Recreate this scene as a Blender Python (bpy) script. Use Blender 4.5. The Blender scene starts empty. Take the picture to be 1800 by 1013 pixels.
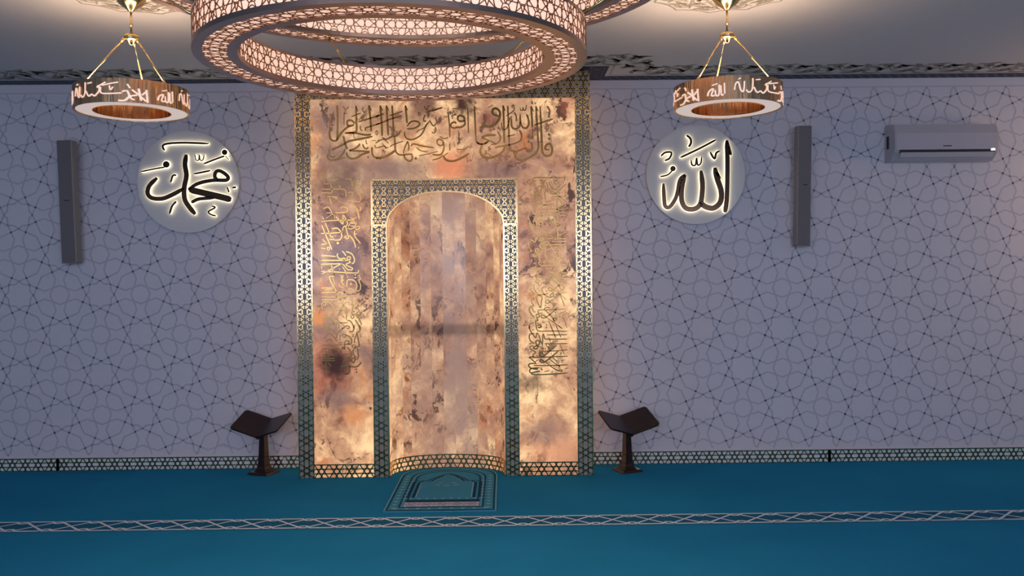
import bpy, bmesh, math, random
from mathutils import Vector, Matrix
random.seed(7)
PI = math.pi
S = bpy.context.scene
COL = S.collection

# ---------------------------------------------------------------- camera
FPX, CX, CY = 1550.0, 900.0, 506.5
CAM = Vector((0.0, 0.0, 1.6))
YAW, PITCH, ROLL = math.radians(0.5), math.radians(0.61), math.radians(0.56)
_f = Vector((math.sin(YAW)*math.cos(PITCH), math.cos(YAW)*math.cos(PITCH), -math.sin(PITCH)))
_r0 = Vector((math.cos(YAW), -math.sin(YAW), 0.0))
_u0 = _r0.cross(_f)
RT = _r0*math.cos(ROLL) - _u0*math.sin(ROLL)
UP = _u0*math.cos(ROLL) + _r0*math.sin(ROLL)
cd = bpy.data.cameras.new('camera'); co = bpy.data.objects.new('camera', cd); COL.objects.link(co)
cd.sensor_width = 36.0; cd.lens = FPX/1800.0*36.0; cd.clip_start = 0.05; cd.clip_end = 100
co.matrix_world = Matrix(((RT.x, UP.x, -_f.x, CAM.x), (RT.y, UP.y, -_f.y, CAM.y), (RT.z, UP.z, -_f.z, CAM.z), (0, 0, 0, 1)))
S.camera = co

# ---------------------------------------------------------------- view, world, lights
S.view_settings.view_transform = 'Standard'; S.view_settings.look = 'None'
S.view_settings.exposure = 0.0; S.view_settings.gamma = 1.0; S.view_settings.use_curve_mapping = False
S.cycles.use_denoising = True
S.cycles.max_bounces = 8; S.cycles.diffuse_bounces = 4; S.cycles.glossy_bounces = 4
S.cycles.sample_clamp_indirect = 6.0
W = bpy.data.worlds.new('dusk_sky'); S.world = W; W.use_nodes = True
W.node_tree.nodes['Background'].inputs[0].default_value = (0.42, 0.52, 0.9, 1)
W.node_tree.nodes['Background'].inputs[1].default_value = 0.3
DAYLIGHT = 7.4           # strength of the daylight in the windows behind the camera
ONYX = 1.14              # strength of the lamps behind the onyx
SHADE = 0.86             # strength of the chandelier shades
PEND = 3.0               # strength of the pendant diffusers

def lamp(name, loc, energy, color, size):
    d = bpy.data.lights.new(name, 'POINT'); d.energy = energy; d.color = color; d.shadow_soft_size = size
    o = bpy.data.objects.new(name, d); o.location = loc; COL.objects.link(o); return o
for lx in (-2.4, 2.4): lamp('rear_warm_fill', (lx, -1.2, 2.7), 14, (1.0, 0.64, 0.42), 0.2)      # unseen warm fill lights added over the rear of the hall
for i in range(6):                                                        # fill spots added under the chandelier's lower ring, for floor and lower walls
    d = bpy.data.lights.new('chandelier_fill_spot', 'SPOT'); d.energy = 26; d.color = (1.0, 0.62, 0.42); d.spot_size = math.radians(150); d.spot_blend = 0.9; d.shadow_soft_size = 0.02
    o = bpy.data.objects.new('chandelier_fill_spot', d); o.location = (-0.44 + 0.7*math.cos(i*PI/3), 3.63 + 0.7*math.sin(i*PI/3), 2.484); COL.objects.link(o)
lamp('wall_lamp_glow', (5.5, 6.7, 2.3), 22, (1.0, 0.62, 0.36), 0.15)     # the lamp on the right side wall, past the frame

# ---------------------------------------------------------------- pixel -> place
def ray(px, py):
    return _f + RT*((px - CX)/FPX) + UP*((CY - py)/FPX)
def at(px, py, Y):
    d = ray(px, py); return CAM + d*((Y - CAM.y)/d.y)
def at_z(px, py, z):
    d = ray(px, py); return CAM + d*((z - CAM.z)/d.z)

Y_WALL, Y_MIH, H_CEIL = 7.54, 7.13, 3.287
X_L, X_R, Y_B = -6.2, 6.2, -3.6

# ---------------------------------------------------------------- objects
def link(name, mesh=None, parent=None):
    o = bpy.data.objects.new(name, mesh); COL.objects.link(o)
    if parent: o.parent = parent
    return o
def tag(o, label=None, cat=None, group=None, kind=None):
    if label: o['label'] = label
    if cat: o['category'] = cat
    if group: o['group'] = group
    if kind: o['kind'] = kind
    return o
def empty(name, loc, rotz=0.0):
    o = link(name); o.location = loc; o.rotation_euler = (0, 0, rotz); o.empty_display_size = 0.1; return o

class MB:
    """collects faces; build() links them as one mesh object"""
    def __init__(s): s.v = []; s.f = []; s.m = []; s.sm = []; s.a = []
    def add(s, verts, faces, mi=0, smooth=False, att=0.0):
        b = len(s.v); s.v += [tuple(p) for p in verts]
        for f in faces:
            s.f.append(tuple(b + i for i in f)); s.m.append(mi); s.sm.append(smooth); s.a.append(att)
    def box(s, lo, hi, mi=0, att=0.0):
        x0, y0, z0 = lo; x1, y1, z1 = hi
        s.add([(x0,y0,z0),(x1,y0,z0),(x1,y1,z0),(x0,y1,z0),(x0,y0,z1),(x1,y0,z1),(x1,y1,z1),(x0,y1,z1)],
              [(0,3,2,1),(4,5,6,7),(0,1,5,4),(1,2,6,5),(2,3,7,6),(3,0,4,7)], mi, False, att)
    def prism(s, top, bot, mi=0, smooth=False):
        n = len(top)
        s.add(list(top) + list(bot), [tuple(range(n)), tuple(range(2*n - 1, n - 1, -1))] +
              [(i, i + n, (i + 1) % n + n, (i + 1) % n) for i in range(n)], mi, smooth)
    def lathe(s, prof, n=48, c=(0, 0, 0), mi=0, smooth=True, closed=False):
        vs = []; k = len(prof)
        for i in range(n):
            a = 2*PI*i/n
            for r, z in prof: vs.append((c[0] + r*math.cos(a), c[1] + r*math.sin(a), c[2] + z))
        fs = []
        for i in range(n):
            j = (i + 1) % n
            for q in range(k if closed else k - 1):
                w = (q + 1) % k; fs.append((i*k + q, j*k + q, j*k + w, i*k + w))
        s.add(vs, fs, mi, smooth)
    def tube(s, p, q, r, n=10, mi=0, r2=None):
        p = Vector(p); q = Vector(q); d = (q - p).normalized()
        a = d.orthogonal().normalized(); b = d.cross(a); r2 = r if r2 is None else r2
        vs = []
        for c, rr in ((p, r), (q, r2)):
            for i in range(n):
                t = 2*PI*i/n; vs.append(c + a*(rr*math.cos(t)) + b*(rr*math.sin(t)))
        s.add(vs, [(i, (i+1) % n, n + (i+1) % n, n + i) for i in range(n)] + [tuple(range(n-1, -1, -1)), tuple(range(n, 2*n))], mi, True)
    def ribbon(s, pts, w, mp, h0=0.0, h1=0.0, mi=0, taper=None, flat=False):
        """a stroke of width w along 2-D pts, standing from h0 to h1; mp(x, y, h) -> place"""
        n = len(pts)
        if n < 2: return
        vs = []
        for i in range(n):
            a = pts[max(i - 1, 0)]; b = pts[min(i + 1, n - 1)]
            dx, dy = b[0] - a[0], b[1] - a[1]; L = math.hypot(dx, dy) or 1e-9
            ww = w/2
            if taper: ww *= taper(i/(n - 1))
            nx, ny = -dy/L*ww, dx/L*ww
            x, y = pts[i][0], pts[i][1]
            vs += [mp(x + nx, y + ny, h1), mp(x - nx, y - ny, h1)]
            if not flat: vs += [mp(x + nx, y + ny, h0), mp(x - nx, y - ny, h0)]
        fs = []
        if flat:
            fs = [(2*i, 2*i + 1, 2*i + 3, 2*i + 2) for i in range(n - 1)]
        else:
            for i in range(n - 1):
                a = 4*i; b = a + 4
                fs += [(a, a + 1, b + 1, b), (a + 1, a + 3, b + 3, b + 1), (a + 3, a + 2, b + 2, b + 3), (a + 2, a, b, b + 2)]
            fs += [(0, 2, 3, 1), (4*n - 4, 4*n - 3, 4*n - 1, 4*n - 2)]
        s.add(vs, fs, mi)
    def build(s, name, mats, parent=None, origin=None, att=None, bevel=0.0, recalc=True):
        me = bpy.data.meshes.new(name)
        vs = s.v
        if origin is not None: vs = [(p[0]-origin[0], p[1]-origin[1], p[2]-origin[2]) for p in vs]
        me.from_pydata(vs, [], s.f)
        for m in (mats if isinstance(mats, (list, tuple)) else [mats]): me.materials.append(m)
        me.polygons.foreach_set('material_index', s.m); me.polygons.foreach_set('use_smooth', s.sm)
        if att:
            a = me.attributes.new(att, 'FLOAT', 'FACE'); a.data.foreach_set('value', s.a)
        if recalc:
            bm = bmesh.new(); bm.from_mesh(me); bmesh.ops.recalc_face_normals(bm, faces=bm.faces); bm.to_mesh(me); bm.free()
        me.update()
        o = link(name, me, parent)
        if origin is not None and parent is None: o.location = origin
        if bevel:
            b = o.modifiers.new('bevel', 'BEVEL'); b.width = bevel; b.segments = 2; b.limit_method = 'ANGLE'; b.angle_limit = math.radians(40)
        return o

def smooth_line(p, k=6):
    """Catmull-Rom through p"""
    if len(p) < 3: return [tuple(x) for x in p]
    out = []; q = [p[0]] + list(p) + [p[-1]]
    for i in range(1, len(q) - 2):
        a, b, c, d = q[i-1], q[i], q[i+1], q[i+2]
        for j in range(k):
            t = j/k
            out.append(tuple(0.5*(2*b[e] + (c[e]-a[e])*t + (2*a[e]-5*b[e]+4*c[e]-d[e])*t*t + (3*b[e]-a[e]-3*c[e]+d[e])*t**3) for e in (0, 1)))
    out.append(tuple(p[-1])); return out
def subdiv(pts, step):
    out = [pts[0]]
    for a, b in zip(pts, pts[1:]):
        n = max(1, int(math.hypot(b[0]-a[0], b[1]-a[1])/step + 0.5))
        out += [(a[0] + (b[0]-a[0])*i/n, a[1] + (b[1]-a[1])*i/n) for i in range(1, n + 1)]
    return out
def runs(pts, ok):
    """the stretches of a finely divided line whose pieces lie inside ok(x, y)"""
    cur = []; out = []
    for a, b in zip(pts, pts[1:]):
        if ok((a[0]+b[0])/2, (a[1]+b[1])/2):
            if not cur: cur = [a]
            cur.append(b)
        elif cur: out.append(cur); cur = []
    if cur: out.append(cur)
    return out

# ---------------------------------------------------------------- materials
class N:
    def __init__(s, name):
        s.m = bpy.data.materials.new(name); s.m.use_nodes = True; s.t = s.m.node_tree
        s.b = s.t.nodes['Principled BSDF']
    def n(s, typ, **kw):
        x = s.t.nodes.new(typ)
        for k, v in kw.items(): setattr(x, k, v)
        return x
    def l(s, a, b): s.t.links.new(a, b)
    def put(s, sock, v):
        if hasattr(v, 'is_output'): s.l(v, sock)
        else: sock.default_value = v
    def math(s, op, a, b=0.0, c=None, clamp=False):
        x = s.n('ShaderNodeMath', operation=op, use_clamp=clamp); s.put(x.inputs[0], a); s.put(x.inputs[1], b)
        if c is not None: s.put(x.inputs[2], c)
        return x.outputs[0]
    def mix(s, f, a, b, mode='MIX'):
        x = s.n('ShaderNodeMix', data_type='RGBA', blend_type=mode); s.put(x.inputs[0], f)
        s.put(x.inputs[6], a if hasattr(a, 'is_output') else (*a, 1)); s.put(x.inputs[7], b if hasattr(b, 'is_output') else (*b, 1))
        return x.outputs[2]
    def noise(s, vec, scale, detail=4, rough=0.55, dist=0.0):
        x = s.n('ShaderNodeTexNoise'); s.l(vec, x.inputs['Vector']); x.inputs['Scale'].default_value = scale
        x.inputs['Detail'].default_value = detail; x.inputs['Roughness'].default_value = rough; x.inputs['Distortion'].default_value = dist
        return x
    def ramp(s, f, stops):
        x = s.n('ShaderNodeValToRGB'); s.l(f, x.inputs[0]); e = x.color_ramp.elements
        while len(e) < len(stops): e.new(0.5)
        for i, (p, c) in enumerate(stops): e[i].position = p; e[i].color = (*c, 1) if len(c) == 3 else c
        return x.outputs[0]
    def maprange(s, v, a, b, c=0.0, d=1.0):
        x = s.n('ShaderNodeMapRange', interpolation_type='SMOOTHSTEP'); s.l(v, x.inputs[0])
        for i, q in enumerate((a, b, c, d)): x.inputs[i + 1].default_value = q
        return x.outputs[0]
    def bump(s, h, strength, dist):
        x = s.n('ShaderNodeBump'); s.l(h, x.inputs['Height']); x.inputs['Strength'].default_value = strength; x.inputs['Distance'].default_value = dist
        s.l(x.outputs[0], s.b.inputs['Normal'])
    def obj(s): return s.n('ShaderNodeTexCoord').outputs['Object']

def plain(name, col, rough=0.5, metal=0.0, emit=None, es=0.0, var=0.05, scale=9.0, bump=0.0, bscale=60.0):
    k = N(name); c = k.obj(); nz = k.noise(c, scale)
    k.l(k.mix(nz.outputs[0], tuple(x*(1-var) for x in col), tuple(min(1, x*(1+var)) for x in col)), k.b.inputs['Base Color'])
    k.b.inputs['Roughness'].default_value = rough; k.b.inputs['Metallic'].default_value = metal
    if emit: k.b.inputs['Emission Color'].default_value = (*emit, 1); k.b.inputs['Emission Strength'].default_value = es
    if bump: k.bump(k.noise(c, bscale, 3).outputs[0], bump, 0.01)
    return k.m
M = {}
M['wall'] = plain('painted_wall', (0.60, 0.585, 0.63), 0.75, var=0.02, bump=0.05)
M['wall_line'] = plain('wall_pattern_ink', (0.46, 0.45, 0.51), 0.75, var=0.05)
M['ceiling'] = plain('ceiling_paint', (0.62, 0.61, 0.60), 0.8, var=0.02)
M['ceiling_line'] = plain('ceiling_ornament_paint', (0.31, 0.285, 0.24), 0.8, var=0.2)
M['navy'] = plain('navy_ceiling_band', (0.025, 0.033, 0.065), 0.6)
M['navy_line'] = plain('grey_band_line', (0.22, 0.24, 0.28), 0.6)
M['brass'] = plain('polished_brass', (0.80, 0.59, 0.28), 0.17, 1.0, var=0.05)
M['gold'] = plain('gold_lettering', (0.44, 0.27, 0.09), 0.2, 1.0, var=0.08)
M['backing'] = plain('grey_stone_backing', (0.31, 0.27, 0.25), 0.4)
M['base_backing'] = plain('white_base_backing', (0.62, 0.66, 0.68), 0.6)
M['bronze'] = plain('dark_mirror_bronze', (0.085, 0.052, 0.033), 0.12, 1.0)
M['disc'] = plain('white_disc', (0.60, 0.59, 0.58), 0.45, var=0.02)
M['halo'] = plain('lit_acrylic_edge', (0.9, 0.85, 0.7), 0.4, emit=(1.0, 0.85, 0.54), es=2.4)
M['speaker'] = plain('speaker_grey', (0.15, 0.135, 0.135), 0.5)
M['speaker_side'] = plain('speaker_light_side', (0.24, 0.225, 0.215), 0.45)
M['slot'] = plain('dark_slot', (0.01, 0.011, 0.015), 0.6)
M['ac'] = plain('white_plastic', (0.42, 0.41, 0.44), 0.22, var=0.01)
M['ac_front'] = plain('glossy_white_plastic', (0.46, 0.44, 0.48), 0.12, var=0.01)
M['led'] = plain('white_pilot_lamp', (0.9, 0.9, 0.9), 0.4, emit=(1, 0.95, 0.9), es=1.2)
M['shade'] = plain('lit_cream_diffuser', (0.8, 0.66, 0.54), 0.5, emit=(1.0, 0.62, 0.44), es=SHADE, var=0.04)
M['fret'] = plain('dark_copper_fretwork', (0.30, 0.15, 0.09), 0.35, 0.8)
M['rim'] = plain('brushed_copper_rim', (0.42, 0.30, 0.25), 0.28, 1.0)
M['pend_light'] = plain('pendant_diffuser', (0.85, 0.75, 0.68), 0.4, emit=(1.0, 0.78, 0.66), es=PEND*0.17, var=0.02)
M['pend_up'] = plain('pendant_upper_diffuser', (0.85, 0.75, 0.68), 0.4, emit=(1.0, 0.70, 0.48), es=PEND*8.0, var=0.02)
M['pend_text'] = plain('lit_cutout_lettering', (0.9, 0.8, 0.7), 0.4, emit=(1.0, 0.68, 0.52), es=0.66)
M['window_frame'] = plain('white_window_frame', (0.5, 0.5, 0.5), 0.5)
M['daylight'] = plain('daylit_pane', (0.5, 0.55, 0.65), 0.3, emit=(0.70, 0.76, 1.0), es=DAYLIGHT)

# polished gold band of the pendants: slightly wavy mirror
k = N('wavy_gold_mirror'); c = k.obj(); mp = k.n('ShaderNodeMapping'); k.l(c, mp.inputs[0]); mp.inputs['Scale'].default_value = (1, 1, 0.06)
k.b.inputs['Base Color'].default_value = (0.80, 0.50, 0.27, 1); k.b.inputs['Metallic'].default_value = 1; k.b.inputs['Roughness'].default_value = 0.2
k.bump(k.noise(mp.outputs[0], 22, 3, 0.6).outputs[0], 0.55, 0.03); M['gold_mirror'] = k.m
# dark stained wood
k = N('dark_stained_wood'); c = k.obj(); mp = k.n('ShaderNodeMapping'); k.l(c, mp.inputs[0]); mp.inputs['Scale'].default_value = (1.5, 9, 1.5)
nz = k.noise(mp.outputs[0], 6, 6, 0.6, 1.2)
k.l(k.ramp(nz.outputs[0], [(0.3, (0.010, 0.004, 0.0035)), (0.7, (0.030, 0.011, 0.008))]), k.b.inputs['Base Color'])
k.b.inputs['Roughness'].default_value = 0.32; k.bump(nz.outputs[0], 0.1, 0.002); M['wood'] = k.m
# carpet
def carpet(name, lo, hi):
    k = N(name); c = k.obj(); big = k.noise(c, 0.9, 3); fine = k.noise(c, 260, 2)
    f = k.math('ADD', k.math('MULTIPLY', big.outputs[0], 0.6), k.math('MULTIPLY', fine.outputs[0], 0.4))
    k.l(k.ramp(f, [(0.35, lo), (0.65, hi)]), k.b.inputs['Base Color']); k.b.inputs['Roughness'].default_value = 0.95
    k.b.inputs['Specular IOR Level'].default_value = 0.03
    k.b.inputs['Sheen Weight'].default_value = 0.0; k.bump(fine.outputs[0], 0.5, 0.006); return k.m
M['carpet'] = carpet('teal_blue_carpet', (0.014, 0.20, 0.39), (0.020, 0.255, 0.475))
M['stripe_ground'] = carpet('carpet_stripe_ground', (0.014, 0.12, 0.23), (0.02, 0.15, 0.28))
M['stripe_line'] = carpet('carpet_stripe_weave', (0.60, 0.74, 0.84), (0.66, 0.80, 0.90))
M['rug'] = carpet('rug_field', (0.045, 0.25, 0.40), (0.06, 0.31, 0.48))
M['rug_dark'] = carpet('rug_dark_weave', (0.009, 0.055, 0.11), (0.013, 0.075, 0.14))
M['rug_band'] = carpet('rug_plum_weave', (0.13, 0.15, 0.26), (0.16, 0.18, 0.30))
M['rug_light'] = carpet('rug_light_weave', (0.18, 0.40, 0.52), (0.22, 0.46, 0.58))
M['rug_pale'] = carpet('rug_pale_weave', (0.60, 0.62, 0.70), (0.66, 0.68, 0.76))

# back-lit onyx
def onyx(name, niche):
    k = N(name); c = k.obj(); vec = c
    if niche:       # every stave is cut from another place of the slab
        a = k.n('ShaderNodeAttribute', attribute_name='stave'); cb = k.n('ShaderNodeCombineXYZ')
        k.l(k.math('MULTIPLY', a.outputs['Fac'], 0.05), cb.inputs[1]); k.l(k.math('MULTIPLY', a.outputs['Fac'], 0.16), cb.inputs[2])
        ad = k.n('ShaderNodeVectorMath', operation='ADD'); k.l(c, ad.inputs[0]); k.l(cb.outputs[0], ad.inputs[1]); vec = ad.outputs[0]
    wv = k.noise(vec, 2.2, 5, 0.6)
    sb = k.n('ShaderNodeVectorMath', operation='MULTIPLY_ADD'); k.l(wv.outputs['Color'], sb.inputs[0]); sb.inputs[1].default_value = (0.3, 0.3, 0.3); k.l(vec, sb.inputs[2])
    warp = sb.outputs[0]
    cloud = k.noise(warp, 1.7, 6, 0.6).outputs[0]; fine = k.noise(warp, 8, 7, 0.66).outputs[0]
    cream = k.ramp(k.math('ADD', k.math('MULTIPLY', cloud, 0.62), k.math('MULTIPLY', fine, 0.38)),
                   [(0.36, (0.20, 0.09, 0.055)), (0.43, (0.46, 0.24, 0.14)), (0.51, (0.64, 0.38, 0.21)), (0.61, (0.98, 0.68, 0.37))])
    lil = k.maprange(k.noise(warp, 1.5, 5, 0.62).outputs[0], 0.50, 0.66)
    cream = k.mix(k.math('MULTIPLY', lil, 0.6), cream, (0.36, 0.22, 0.175))
    org = k.maprange(k.noise(warp, 2.6 if not niche else 3.6, 6, 0.65, 0.4).outputs[0], 0.56 if not niche else 0.53, 0.72)
    cream = k.mix(k.math('MULTIPLY', org, 0.85), cream, (0.62, 0.22, 0.045))
    # thin dark cracks and smoky flecks
    v = k.noise(warp, 2.6 if not niche else 3.4, 7, 0.6, 0.25).outputs[0]
    crack = k.math('MULTIPLY', k.maprange(k.math('ABSOLUTE', k.math('SUBTRACT', v, 0.5)), 0.0, 0.018, 1.0, 0.0),
                   k.maprange(k.noise(warp, 3.1, 4).outputs[0], 0.47, 0.60))
    cream = k.mix(k.math('MULTIPLY', crack, 0.85), cream, (0.11, 0.045, 0.025))
    fl = k.maprange(k.noise(warp, 3.6, 9, 0.68, 0.2).outputs[0], 0.60 if not niche else 0.575, 0.70)
    cream = k.mix(k.math('MULTIPLY', fl, 0.85), cream, (0.15, 0.065, 0.04))
    mp = k.n('ShaderNodeMapping'); k.l(warp, mp.inputs[0]); mp.inputs['Rotation'].default_value = (0, 0.7, 0); mp.inputs['Scale'].default_value = (1.0, 1.0, 0.42)
    sl = k.maprange(k.noise(mp.outputs[0], 9.0, 8, 0.68, 0.3).outputs[0], 0.565, 0.61)
    sm = k.maprange(k.noise(warp, 2.3, 4).outputs[0], 0.42 if niche else 0.45, 0.56)
    cream = k.mix(k.math('MULTIPLY', k.math('MULTIPLY', sl, sm), 0.9), cream, (0.10, 0.04, 0.022))
    k.cream = cream; k.warp = warp; k.c = c; return k
def blots(k, spots):
    """stains with a place of their own"""
    wn = k.noise(k.c, 9, 6, 0.65); wv = k.n('ShaderNodeVectorMath', operation='MULTIPLY_ADD')
    k.l(wn.outputs['Color'], wv.inputs[0]); wv.inputs[1].default_value = (0.22, 0.0, 0.22); k.l(k.c, wv.inputs[2]); col = k.cream
    for px, py, r, sx, c, f in spots:
        p = at(px, py, Y_MIH); d = k.n('ShaderNodeVectorMath', operation='SUBTRACT'); k.l(wv.outputs[0], d.inputs[0]); d.inputs[1].default_value = (p.x + 0.11, p.y, p.z + 0.11)
        sc = k.n('ShaderNodeVectorMath', operation='MULTIPLY'); k.l(d.outputs[0], sc.inputs[0]); sc.inputs[1].default_value = (1.0/sx, 0.0, 1.0)
        ln = k.n('ShaderNodeVectorMath', operation='LENGTH'); k.l(sc.outputs[0], ln.inputs[0])
        q = k.maprange(ln.outputs['Value'], r*0.25/217.0, r*1.25/217.0, f, 0.0)
        col = k.mix(q, col, c)
    k.cream = col
DK, PU, OR, RD = (0.09, 0.035, 0.025), (0.30, 0.19, 0.17), (0.74, 0.30, 0.06), (0.60, 0.20, 0.10)
def finish(k, factor=None):
    gm = k.n('ShaderNodeGamma'); k.l(k.cream, gm.inputs[0]); gm.inputs[1].default_value = 1.34
    hs = k.n('ShaderNodeHueSaturation'); k.l(gm.outputs[0], hs.inputs['Color']); hs.inputs['Saturation'].default_value = 0.92; k.cream = hs.outputs[0]
    k.l(k.mix(0.82, k.cream, (0.03, 0.03, 0.03)), k.b.inputs['Base Color']); k.l(k.cream, k.b.inputs['Emission Color'])
    if factor is None: k.b.inputs['Emission Strength'].default_value = ONYX
    else: k.l(k.math('MULTIPLY', factor, ONYX), k.b.inputs['Emission Strength'])
    k.b.inputs['Roughness'].default_value = 0.16; k.b.inputs['Specular IOR Level'].default_value = 0.28; return k.m
k = onyx('backlit_onyx', False)
blots(k, [(600, 320, 42, 1.2, (0.15, 0.08, 0.07), 0.75), (745, 186, 34, 0.8, (0.2, 0.09, 0.07), 0.85), (690, 215, 40, 1.6, (0.34, 0.17, 0.10), 0.6), (862, 212, 24, 0.8, (0.26, 0.09, 0.06), 0.8),
          (608, 455, 40, 1.0, (0.24, 0.15, 0.15), 0.8), (572, 590, 36, 0.9, PU, 0.85), (562, 560, 20, 0.9, OR, 0.9), (575, 640, 60, 1.0, RD, 0.55),
          (790, 292, 30, 1.3, (0.75, 0.28, 0.11), 0.9), (690, 298, 30, 3.0, PU, 0.7), (870, 300, 24, 2.2, PU, 0.7), (590, 700, 26, 1.4, PU, 0.7),
          (640, 620, 24, 0.7, PU, 0.7), (625, 730, 26, 1.0, OR, 0.55), (975, 790, 44, 1.4, (0.72, 0.36, 0.19), 0.8), (960, 760, 26, 1.8, PU, 0.6),
          (575, 215, 34, 1.0, PU, 0.5), (590, 270, 30, 1.4, PU, 0.7), (1000, 190, 26, 0.6, RD, 0.3), (900, 205, 40, 1.0, (0.62, 0.40, 0.24), 0.5),
          (588, 642, 40, 0.75, DK, 1.0), (813, 184, 22, 0.9, DK, 0.95), (934, 672, 20, 1.6, DK, 0.6)])
M['onyx'] = finish(k)
k = onyx('backlit_onyx_staves', True)
tone = k.n('ShaderNodeAttribute', attribute_name='tone').outputs['Fac']
k.cream = k.mix(k.math('MULTIPLY', tone, k.maprange(k.noise(k.warp, 3.0, 6).outputs[0], 0.62, 0.40, 0.25, 0.95)), k.cream, (0.40, 0.265, 0.22))
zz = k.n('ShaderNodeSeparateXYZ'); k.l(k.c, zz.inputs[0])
band = k.maprange(k.math('ABSOLUTE', k.math('SUBTRACT', zz.outputs[2], at(785, 580, 7.45).z)), 0.02, 0.075, 0.52, 1.0)   # shadow of a batten behind the stone, painted into the glow
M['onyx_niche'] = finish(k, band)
# ---------------------------------------------------------------- lettering strokes
# every line: "width x y x y ..." (a pen stroke) or "d size x y" (a lozenge dot) or "o radius x y" (a round blob)
TOP = [((560, 170, 7.79), """
24 255 120 262 350 255 600
14 210 200 180 280 165 350 180 400 215 375
26 490 370 460 330 400 330 395 385 440 402 490 380
26 450 390 380 430 310 500 260 580 235 605 190 600 158 560 152 480 185 415
14 330 130 370 190 350 240 350 390
12 415 135 380 180
10 350 235 385 230
24 512 125 518 300 522 450 500 490 380 497
14 512 130 540 205
16 450 275 580 225
13 610 145 605 190 625 215 640 195
26 690 120 710 300 722 480
13 690 120 728 200
20 550 345 700 300 850 255
18 650 470 640 440 670 420 850 365
14 575 400 575 450 600 465
24 360 500 500 500 640 525 720 520
26 740 545 600 575 420 610 350 650 250 700 180 730
26 340 540 365 640 390 720
18 150 720 150 800 190 830 230 810
22 120 790 140 860 200 870 280 840 340 770 360 720
12 220 880 370 830
22 570 645 520 700 420 740
24 420 740 560 745 700 755
26 700 760 600 790 520 840 450 850 400 820 380 760
18 605 650 625 700 660 715 680 690
12 650 590 655 640 670 650
10 780 500 795 465 810 500 795 525 780 500
8 730 603 790 603
d 20 820 600
12 770 660 785 700 840 690
24 735 690 735 780 770 830 857 842
d 26 680 830
"""), ((660, 170, 7.79), """
30 0 842 80 840 180 800 270 740
26 65 120 85 340 92 540
13 65 120 100 195
24 150 120 165 330 175 530
13 150 120 185 200
22 228 120 240 300 250 480
24 410 120 425 260 432 365
13 410 120 440 190
22 0 275 115 235
16 190 262 375 200
20 0 385 80 360 200 310 355 265
20 90 560 150 585 220 550 300 530 350 460
22 265 540 270 700 280 750 310 788 360 800 440 790 510 790
13 200 690 240 660 380 610
16 440 610 410 680 390 740 385 780
18 440 610 457 680 450 740
22 390 790 410 850 470 885 505 850 500 800
20 490 680 510 650 560 655 660 680 800 700
12 600 810 700 790 857 750
14 560 700 620 740 720 760
d 38 552 848
22 430 410 480 350 540 335 590 350 605 385 560 420 500 440 430 440
20 400 480 405 540 450 585 520 585 600 545 650 490 690 400 740 340
12 570 490 590 465 680 420 700 390
10 590 215 615 230 605 260 585 240 590 215
18 680 250 660 300 665 335 695 330
13 665 125 700 185 720 135 745 130
20 690 215 857 170
16 740 320 790 400 830 370
16 770 480 800 500 830 460 820 420
14 0 640 60 600 120 590 180 640
14 40 700 120 680 150 720
12 90 640 140 690 180 700
"""), ((760, 170, 7.79), """
20 0 190 140 150
20 65 640 70 595 105 585 145 610 140 660 100 670 65 640
22 150 620 160 680 150 740 120 790 60 800 0 790
16 0 870 100 840 150 800
16 100 545 160 575 220 560
18 215 210 235 400 240 560
18 240 640 238 740
10 295 620 305 700
26 350 330 350 280 380 260 425 275 440 320 400 340 355 330
24 440 320 445 380 390 420 330 420
22 330 370 300 350 260 370 255 410 290 430 340 420
18 485 150 490 350 495 500
22 578 130 585 350 597 610
22 600 620 650 650 710 645 770 610
28 500 780 400 840 300 880 220 880 170 850 155 810
12 160 805 220 770
14 330 720 420 725 500 680
12 360 540 395 590 410 550
10 270 170 430 150
12 255 270 320 240
"""), ((780, 170, 7.236), """
30 700 250 640 228 618 200 632 160 670 152 712 195 712 260 690 310 640 360 570 382 510 362 490 330
8 560 140 630 110
d 26 595 430
d 26 640 415
18 685 440 722 520 690 590 600 612
26 480 520 560 492 660 490
20 480 520 600 570 660 600
22 410 560 450 600 520 600 570 570
28 490 610 465 700 500 760 580 780 680 750 750 700 780 640
12 590 630 565 655 600 665 560 690
d 30 835 765
"""), ((870, 170, 7.79), """
26 112 120 120 300 128 640
13 112 120 140 195
22 175 125 185 350 195 640
26 195 640 210 720 260 750 340 735 420 700
22 420 700 440 745 490 745 512 700 505 650 488 625
d 36 455 550
d 36 460 617
24 345 240 350 350 380 420 430 430 462 380 455 300 430 240
24 345 340 330 420 270 442 230 405 225 300
18 90 350 95 420 130 452 170 420 200 310 235 272
18 265 215 292 270 290 340
14 345 150 350 185 380 185 385 150 392 182 420 180 430 115
14 240 160 235 125 255 118 262 150 262 182 230 215 150 265
26 495 130 505 280 512 420
13 495 130 530 205
26 560 130 575 350 590 600 596 690 560 770 460 840 360 872 290 840 258 760
13 560 130 590 200
28 618 130 630 350 640 600 650 760 700 812 760 800 783 740 775 680 740 645 700 670 690 720 745 727
20 540 390 660 350 795 305
22 710 130 748 190 735 290
12 690 370 732 405
12 765 370 735 400 735 440 690 485
d 34 740 520
d 34 743 578
22 330 455 362 510 355 590 300 630 220 655 100 680 0 695
16 165 545 280 520
14 570 845 605 820 600 855
8 400 620 402 680
10 590 630 640 615
14 512 440 515 570
""")]
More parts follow.
